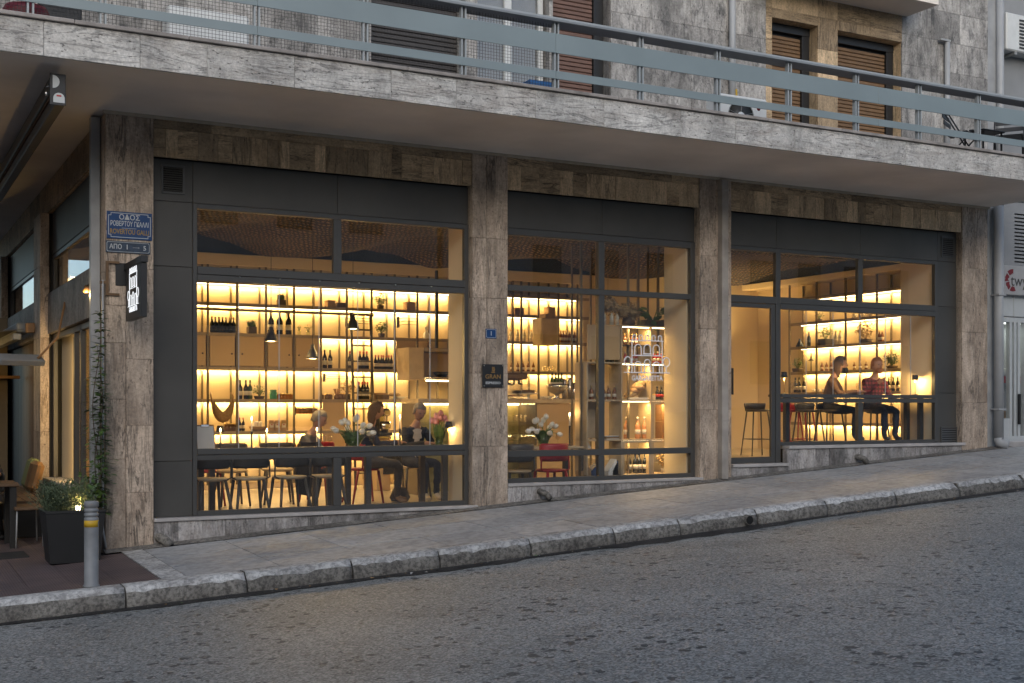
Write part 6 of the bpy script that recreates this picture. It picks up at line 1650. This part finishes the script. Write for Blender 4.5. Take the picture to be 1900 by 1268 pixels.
o = thing('yellow_hose', 'yellow hose hanging on the balcony wall above the air conditioner', 'hose', (xY(1366, -.1), -.1, 5.0)); MB().tube([(0, 0, .9), (.02, 0, .6), (.06, -.02, .3), (.05, -.02, .02)], .014, 8).build('tube', 'yellow_hose', o)
def folding_chair(u, Y, rz, lab):
    o = thing('folding_chair', lab, 'chair', (xY(u, Y), Y, 5.012), rz, 'black folding furniture on the balcony')
    for k in range(5): MB().cbox(-.19, .19, -.2+.085*k, -.135+.085*k, .44, .455, .003).build('seat_slat', 'black', o)
    for k in range(3): MB().cbox(-.19, .19, .2+.02*k, .215+.02*k, .58+.1*k, .64+.1*k, .003).build('back_slat', 'black', o)
    for s in (-.2, .2): MB().tube([(s, -.22, 0), (s, .27, .86)], .011, 6).build('leg', 'black', o); MB().tube([(s*.92, .24, 0), (s*.92, -.18, .44)], .011, 6).build('leg', 'black', o)
folding_chair(1785, -1.0, .5, 'black slatted folding chair at the right end of the balcony'); folding_chair(1872, -1.15, -.9, 'black folding chair cut by the right edge of the picture')
o = table('folding_table', 'small black folding table between the balcony chairs', xY(1822, -1.2)-.2, xY(1822, -1.2)+.25, -1.4, -1.0, 5.012, .45, 'black', 'black', .02, .04, .01)
# ================================================================ street furniture
o = thing('bollard', 'grey metal bollard with a yellow band at the pavement corner', 'bollard', (-.459, -2.02, gz(-.459, -2.02)))
prof = [(.074, 0), (.074, .012), (.0625, .02), (.0625, .60)]
for k in range(3): prof += [(.0625, .615+.04*k), (.054, .62+.04*k), (.054, .63+.04*k), (.0625, .635+.04*k)]
prof += [(.0625, .755), (.058, .765), (.001, .768)]
MB().lathe(prof, n=28).build('post', 'bollard_grey', o); MB().lathe([(.0632, .535), (.0632, .595)], n=28).build('band', 'bollard_yellow', o)
MB().lathe([(.0638, .54), (.0638, .588)], n=28).build('worn_patch', 'bollard_grey', o).scale = (1, 1, 1)
pw = o.children[-1]; me = pw.data; bm = bmesh.new(); bm.from_mesh(me)
bmesh.ops.delete(bm, geom=[f_ for f_ in bm.faces if not (f_.calc_center_median().x > .045 and f_.calc_center_median().y < -.01)], context='FACES'); bm.to_mesh(me); bm.free()
# planter
PL = thing('planter_box', 'tall tapered black planter with lavender and a climbing vine beside the bollard', 'planter', (-.38, -.32, gz(-.38, -.32)))
def taper(m, a, b, c, d, h): m.add([(-a, -b, 0), (a, -b, 0), (a, b, 0), (-a, b, 0), (-c, -d, h), (c, -d, h), (c, d, h), (-c, d, h)], [(3,2,1,0), (0,1,5,4), (1,2,6,5), (2,3,7,6), (3,0,4,7), (4,5,6,7)])
m_ = MB(); taper(m_, .235, .21, .285, .25, .50); m_.build('box', 'planter_black', PL)
m_ = MB(); 
for (a, b, c, d) in ((-.29, .29, -.255, -.225), (-.29, .29, .225, .255), (-.29, -.26, -.225, .225), (.26, .29, -.225, .225)): m_.cbox(a, b, c, d, .501, .53, .004)
m_.build('rim', 'planter_black', PL)
MB().box(-.26, .26, -.225, .225, .501, .512).build('soil', 'soil', PL)
m_ = MB()
for k in range(330):
    x, y = random.uniform(-.27, .12), random.uniform(-.2, .2); a = random.uniform(0, 6.28); L = random.uniform(.12, .34); s = random.uniform(.02, .2)
    b = Vector((x, y, .51)); e = b+Vector((math.cos(a)*s-.02, math.sin(a)*s-.02, L)); m_.tube([b, e], .002, 3, cap=False)
    for j in range(9):
        t = .25+.75*j/9; c = b.lerp(e, t); aa = j*2.4; d = Vector((math.cos(aa), math.sin(aa), .7)).normalized()*.035; sd_ = Vector((-math.sin(aa), math.cos(aa), 0))*.006
        m_.add([c, c+d*.5+sd_, c+d, c+d*.5-sd_], [(0,1,2,3)])
m_.build('lavender', 'leaf_grey', PL)
m_ = MB(); vm = MB()
for s in range(3):
    x0, y0 = .2+.03*s, .1+.06*s; pts = []; top_z = (2.05, 1.7, 1.25)[s]
    for i in range(26):
        t = i/25; pts.append(Vector((x0+.06+.03*math.sin(t*9+s*2)+.05*t*0, y0+.10*math.sin(t*4+s), .5+top_z*t)))
    vm.tube(pts, [.006-.0035*i/25 for i in range(26)], 5)
    for i, c in enumerate(pts):
        for j in range(12 if i > 4 else 16):
            a = random.uniform(0, 6.28); t = Vector((math.cos(a), math.sin(a), random.uniform(-.5, .3))).normalized(); L = random.uniform(.05, .09); q = c+t*random.uniform(.01, .07)*(2.0-i/18); sd_ = t.cross(Vector((0, 0, 1))).normalized()*L*.33
            m_.add([q, q+t*L*.45+sd_, q+t*L, q+t*L*.45-sd_], [(0,1,2,3)])
leaf_ball(m_, (.16, .05, .68), .2, 260, .06)
vm.build('vine_stem', 'bark', PL); m_.build('vine_leaves', 'leaf', PL)
MB().lathe([(.02, .515), (.03, .56), (.001, .56)], n=10).build('spot_lamp', 'bulb', PL, (.05, -.05, 0)); point_light('planter_light', (.05, -.05, .62), 5, .03, PL)
tag(strip_on_ground([(-1.25, .45), (-.72, .3), (-.72, .85), (-1.25, 1.0)], 'door_mat', 'rubber', None, .012), 'black rubber mat on the brown pavers left of the planter', 'mat')
# ================================================================ side street terrace
gzt = gz(-1, 1)
table('terrace_table', 'dark terrace table at the left edge of the picture', -1.55, -.72, 1.25, 1.95, gz(-1.1, 1.6), .75, 'wood_dark', 'black_metal')
o = thing('bench', 'wooden bench with cushion against the side wall of the terrace', 'bench', (-.45, 3.6, gz(-.4, 3.6)))
for k in range(4): MB().cbox(-.22+.11*k, -.125+.11*k, -1.6, 1.4, .42, .45, .004).build('seat_slat', 'wood_dark', o)
for y in (-1.4, 1.2): MB().cbox(-.2, .2, y-.03, y+.03, 0, .419, .004).build('leg', 'black_metal', o)
o = thing('cushion', 'beige cushion leaning on the terrace bench', 'cushion', (-.33, 3.7, gz(-.4, 3)+.46)); MB().cbox(-.07, .07, -.24, .24, 0, .40, .05).build('pad', 'copper_dark', o, None, (0, .25, 0))
o = thing('cushion', 'green cushion behind the beige one on the terrace bench', 'cushion', (-.32, 4.2, gz(-.4, 3)+.46)); MB().cbox(-.07, .07, -.24, .24, 0, .42, .05).build('pad', 'cloth_green', o, None, (0, .25, 0))
CK = chair_proto('dining_chair', 'black_metal', 'chair_dark', 'dark metal chair beside the terrace bench'); CK.location = (-1.5, 3.2, gz(-1.5, 3)); CK.rotation_euler.z = .6
CT = dup(CK, None, (-1.0, 2.35, gz(-1, 2.3)), math.pi-.2, 'dark chair behind the terrace table'); dup(CD, None, (-.5, 1.55, gz(-.5, 1.5)), 1.5, 'dark chair between the terrace table and the side window') if 0 else None
tag(MB().cbox(-.05, .05, -.3, .3, 0, .32, .02).build('side_stool', 'wood_warm', None, (0, 0, 0)), 'x', 'stool') if 0 else None
o = thing('terrace_stool', 'low wooden stool with thin metal legs left of the planter', 'stool', (-.62, 1.45, gz(-.6, 1.4))); MB().cbox(-.16, .16, -.3, .3, .42, .455, .006).build('seat', 'wood_dark', o)
for sx_ in (-.13, .13):
    for sy_ in (-.26, .26): MB().tube([(sx_, sy_, .42), (sx_*1.1, sy_*1.1, 0)], .009, 6).build('leg', 'pipe_grey', o)
person('person in dark clothes sitting at the terrace table, cut by the picture edge', (-1.05, 2.75, gz(-1, 2.7)), .3, .46, 'cloth_black', 'cloth_black', 'hair_brown', 'black', .1, hairlong=True)
# terrace back: dark screen wall, shelf with warm light, heater, small awning
TB = thing('terrace_screen', 'dark boarded screen closing the terrace under the side awning', 'screen', (0, 0, 0))
for k in range(9): MB().cbox(-2.6+.27*k, -2.335+.27*k, 8.2, 8.24, -.2, 3.0, .004).build('board', random.choice(('wood_dark', 'upright', 'copper_dark')), TB)
MB().cbox(-2.6, .0, 8.05, 8.19, 2.0, 2.05, .005).build('shelf', 'wood_warm', TB)
m_ = MB(); leaf_ball(m_, (-1.0, 8.0, 1.85), .3, 260, .12, .5); leaf_ball(m_, (-1.9, 8.0, 1.9), .25, 200, .12, .5); m_.build('hanging_leaves', 'leaf_dark', TB)
for k in range(4): MB().lathe([(.001, 0), (.02, .02), (.02, .05), (.001, .06)], n=8).build('festoon_bulb', 'bulb', TB, (-2.3+.55*k, 7.9, 2.25+.03*(k % 2)))
MB().tube([(-2.5, 7.9, 2.4), (-1.4, 7.9, 2.32), (-.2, 7.9, 2.4)], .006, 5).build('festoon_cable', 'black', TB)
point_light('festoon_light', (-1.2, 7.4, 2.2), 14, .2, TB)
o = thing('infrared_heater', 'tilted infrared heater hanging under the side awning', 'heater', aX(38, 668, -.55)); MB().cbox(-.28, .28, -.09, .09, -.04, .04, .01).build('housing', 'rail_under', o, None, (.5, 0, .3)); MB().box(-.24, .24, -.06, .06, -.046, -.041).build('grille', 'graphite', o, None, (.5, 0, .3)); MB().tube([(.2, 0, .02), (.45, .1, .3), (.55, .2, .75)], .016, 6).build('arm', 'wood_warm', o)
aw2 = thing('side_awning', 'folded grey awning box along the stone beam of the side street', 'awning', (-.22, 5.5, 2.62))
MB().cbox(-.1, .1, 0, 5, 0, .14, .02).build('cassette', 'rail_under', aw2); MB().cbox(-.16, -.05, -.2, 5, -.12, -.03, .01).build('front_bar', 'rail_under', aw2); MB().cbox(.0, .12, -.3, -.18, -.02, .12, .01).build('bracket', 'wood_warm', aw2)
MB().add([(.0, 0, .05), (.0, 5, .05), (-2.3, 5, -.25), (-2.3, 0, -.25), (.0, 0, .04), (.0, 5, .04), (-2.3, 5, -.26), (-2.3, 0, -.26)], [(0,1,2,3), (7,6,5,4), (0,3,7,4), (1,5,6,2), (2,6,7,3), (0,4,5,1)]).build('canvas', 'cloth_grey', aw2)
# inside the side window: a pale folding screen
tag(MB().cbox(.18, .22, yX(138, .14)+.06, 4.58, .56, 2.5, .006).build('pale_partition', 'wall_cream'), 'pale lit partition standing behind the side street window', 'partition')
# ================================================================ the neighbouring building on the right
NB = thing('neighbour_building', 'grey neighbouring building with a lit white shopfront at the right edge', 'building')
X0, YN = 13.76, .30
MB().box(X0, 24, YN+.5, YN+.6, .3, 9).build('wall', 'neighbour_wall', NB)
for a, b in ((3.55, 3.82), (4.9, 9)): MB().cbox(X0, 24, YN, YN+.2, a, b, .01).build('wall_band', 'neighbour_wall', NB)
MB().cbox(X0, 15.0, YN+.02, YN+.2, 3.825, 4.895, .01).build('wall_band', 'neighbour_wall', NB)
lo = MB().box(xY(1886, YN), 16.4, YN+.06, YN+.1, zY(1890, 490, YN), zY(1890, 372, YN)).build('louvre_panel', 'black', NB)
for k in range(14):
    z = zY(1890, 490, YN)+.06*k+.02; MB().cbox(xY(1884, YN), 16.4, YN+.02, YN+.055, z, z+.03, .003).build('louvre', 'graphite', lo)
for k in range(14): MB().cbox(X0+.28*k+.003, X0+.28*k+.277, YN+.0, YN+.05, zY(1870, 588, YN), zY(1870, 546, YN), .012).build('corrugated_panel', 'steel_white', NB)
fr = MB(); z0, z1 = gz(14.5, 0)+.05, zY(1870, 589, YN)
for u in (1853, 1876, 1884, 1891, 1903): fr.cbox(xY(u, YN)-.03, xY(u, YN)+.03, YN, YN+.08, z0, z1, .004)
fr.cbox(X0, 24, YN+.002, YN+.078, z1-.08, z1, .004); fr.cbox(X0, 24, YN+.002, YN+.078, z0-.4, z0+.06, .004); fr.cbox(X0, xY(1876, YN), YN+.004, YN+.07, z0+.06, z0+.35, .004)
so2 = fr.build('shopfront', 'steel_white', NB); MB().box(X0, 24, YN+.03, YN+.036, z0+.06, z1-.08).build('pane', 'window_glass', so2); MB().cbox(xY(1888, YN), xY(1888, YN)+.03, YN-.05, YN-.001, z0+.25, z0+.75, .006).build('door_handle', 'black', so2)
MB().cbox(X0-.02, 24, YN-.25, YN+.1, gz(14, 0)-.3, z0-.02, .01).build('step', 'sill_marble', NB)
for z, m1 in ((zY(1862, 690, YN+.3), 'paper'), (zY(1862, 702, YN+.3), 'label_red'), (zY(1862, 770, YN+.3), 'kraft')): MB().cbox(X0+.05, 15.2, YN+.3, YN+.34, z-.08, z+.06, .004).build('window_display', m1, NB)
MB().box(X0, 24, YN+.2, YN+.49, z1-.05, z1-.02).build('ceiling', 'steel_white', NB)
for k in range(3): MB().box(X0+.2+1.2*k, X0+1.2+1.2*k, YN+.3, YN+.36, z1-.08, z1-.055).build('tube_lamp', 'tube_white', NB)
strip_light('shop_tube', (X0+.2, YN+.33, z1-.1), (X0+4, YN+.33, z1-.1), .05, 10, None, color=(.9, 1, .95))
sg = thing('shop_sign', 'white shop sign with a dark red globe on the neighbouring building', 'sign', (xY(1853, YN-.1), YN-.1, zY(1853, 546, YN-.1)))
hs = zY(1853, 491, YN-.1)-zY(1853, 546, YN-.1)
MB().cbox(0, 3, 0, .09, 0, hs, .01).build('board', 'board_grey', sg)
gx = xY(1879, YN-.1)-xY(1853, YN-.1); m_ = MB(); R = hs*.38
for a0 in (-1.0, .3, 1.5, 2.5, 3.4, 4.3):
    pts = []
    for t in range(7): a = a0+t*.13; pts.append((gx+R*math.cos(a)*random.uniform(.9, 1.05), hs/2+R*math.sin(a)))
    for t in range(6, -1, -1): a = a0+t*.13; pts.append((gx+R*random.uniform(.45, .7)*math.cos(a), hs/2+R*random.uniform(.45, .7)*math.sin(a)))
    if math.cos(a0+.4) < .75: m_.prism(pts, -.004, -.0005)
m_.build('globe', 'globe_red', sg)
t = text('twyo', hs*.55, 'graphite', sg, Matrix.Translation((gx-.05, -.003, hs*.48)) @ Matrix.Rotation(math.pi/2, 4, 'X'), 'lettering', .001, 'LEFT')
ac = ac_unit(1868, 1960, 22, .05, 'louvred air conditioner on a bracket at the right edge of the picture', .6, None, False, False)
for k in range(9): MB().cbox(-.3, .3, -.012, -.002, .05+.055*k, .08+.055*k, .003).build('louvre', 'graphite', ac)

# ================================================================ across the street, behind the camera: what the panes mirror
def opposite(x0, x1, h, mat, lab):
    o = thing('opposite_building', lab, 'building', (x0, -22, SL*(x0+x1)/2-.4))
    MB().cbox(0, x1-x0, -8, 0, -2, h, .02).build('wall', mat, o)
    MB().cbox(-.1, x1-x0+.1, -8, .25, h+.001, h+.3, .02).build('cornice', 'sill_marble', o)
    for fl in range(3):
        k = 0; x = 1.0
        while x+1.2 < x1-x0:
            wv = MB().cbox(x, x+1.1, .001, .03, 1.0+3*fl, 2.6+3*fl, .004).build('window', 'graphite', o); MB().box(x+.06, x+1.04, .031, .036, 1.06+3*fl, 2.54+3*fl).build('pane', 'window_glass', wv); x += 2.3
opposite(-24, -4, 9.6, 'trim_cream', 'cream house across the street, seen only mirrored in the left panes')
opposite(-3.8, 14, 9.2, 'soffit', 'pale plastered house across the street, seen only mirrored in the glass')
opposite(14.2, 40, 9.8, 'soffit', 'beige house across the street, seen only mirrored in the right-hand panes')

o = thing('opposite_building', 'tall brown house across the side street, beyond the left edge of the picture', 'building', (-7.5, 6, -1))
MB().cbox(-8, 0, -9, 16, -1, 12, .02).build('wall', 'stone_side', o)
for fl in range(3):
    for k in range(9):
        wv = MB().cbox(.001, .03, -8+2.6*k, -6.9+2.6*k, 2+3.2*fl, 3.7+3.2*fl, .004).build('window', 'graphite', o); MB().box(.031, .036, -7.94+2.6*k, -6.96+2.6*k, 2.06+3.2*fl, 3.64+3.2*fl).build('pane', 'window_glass', wv)
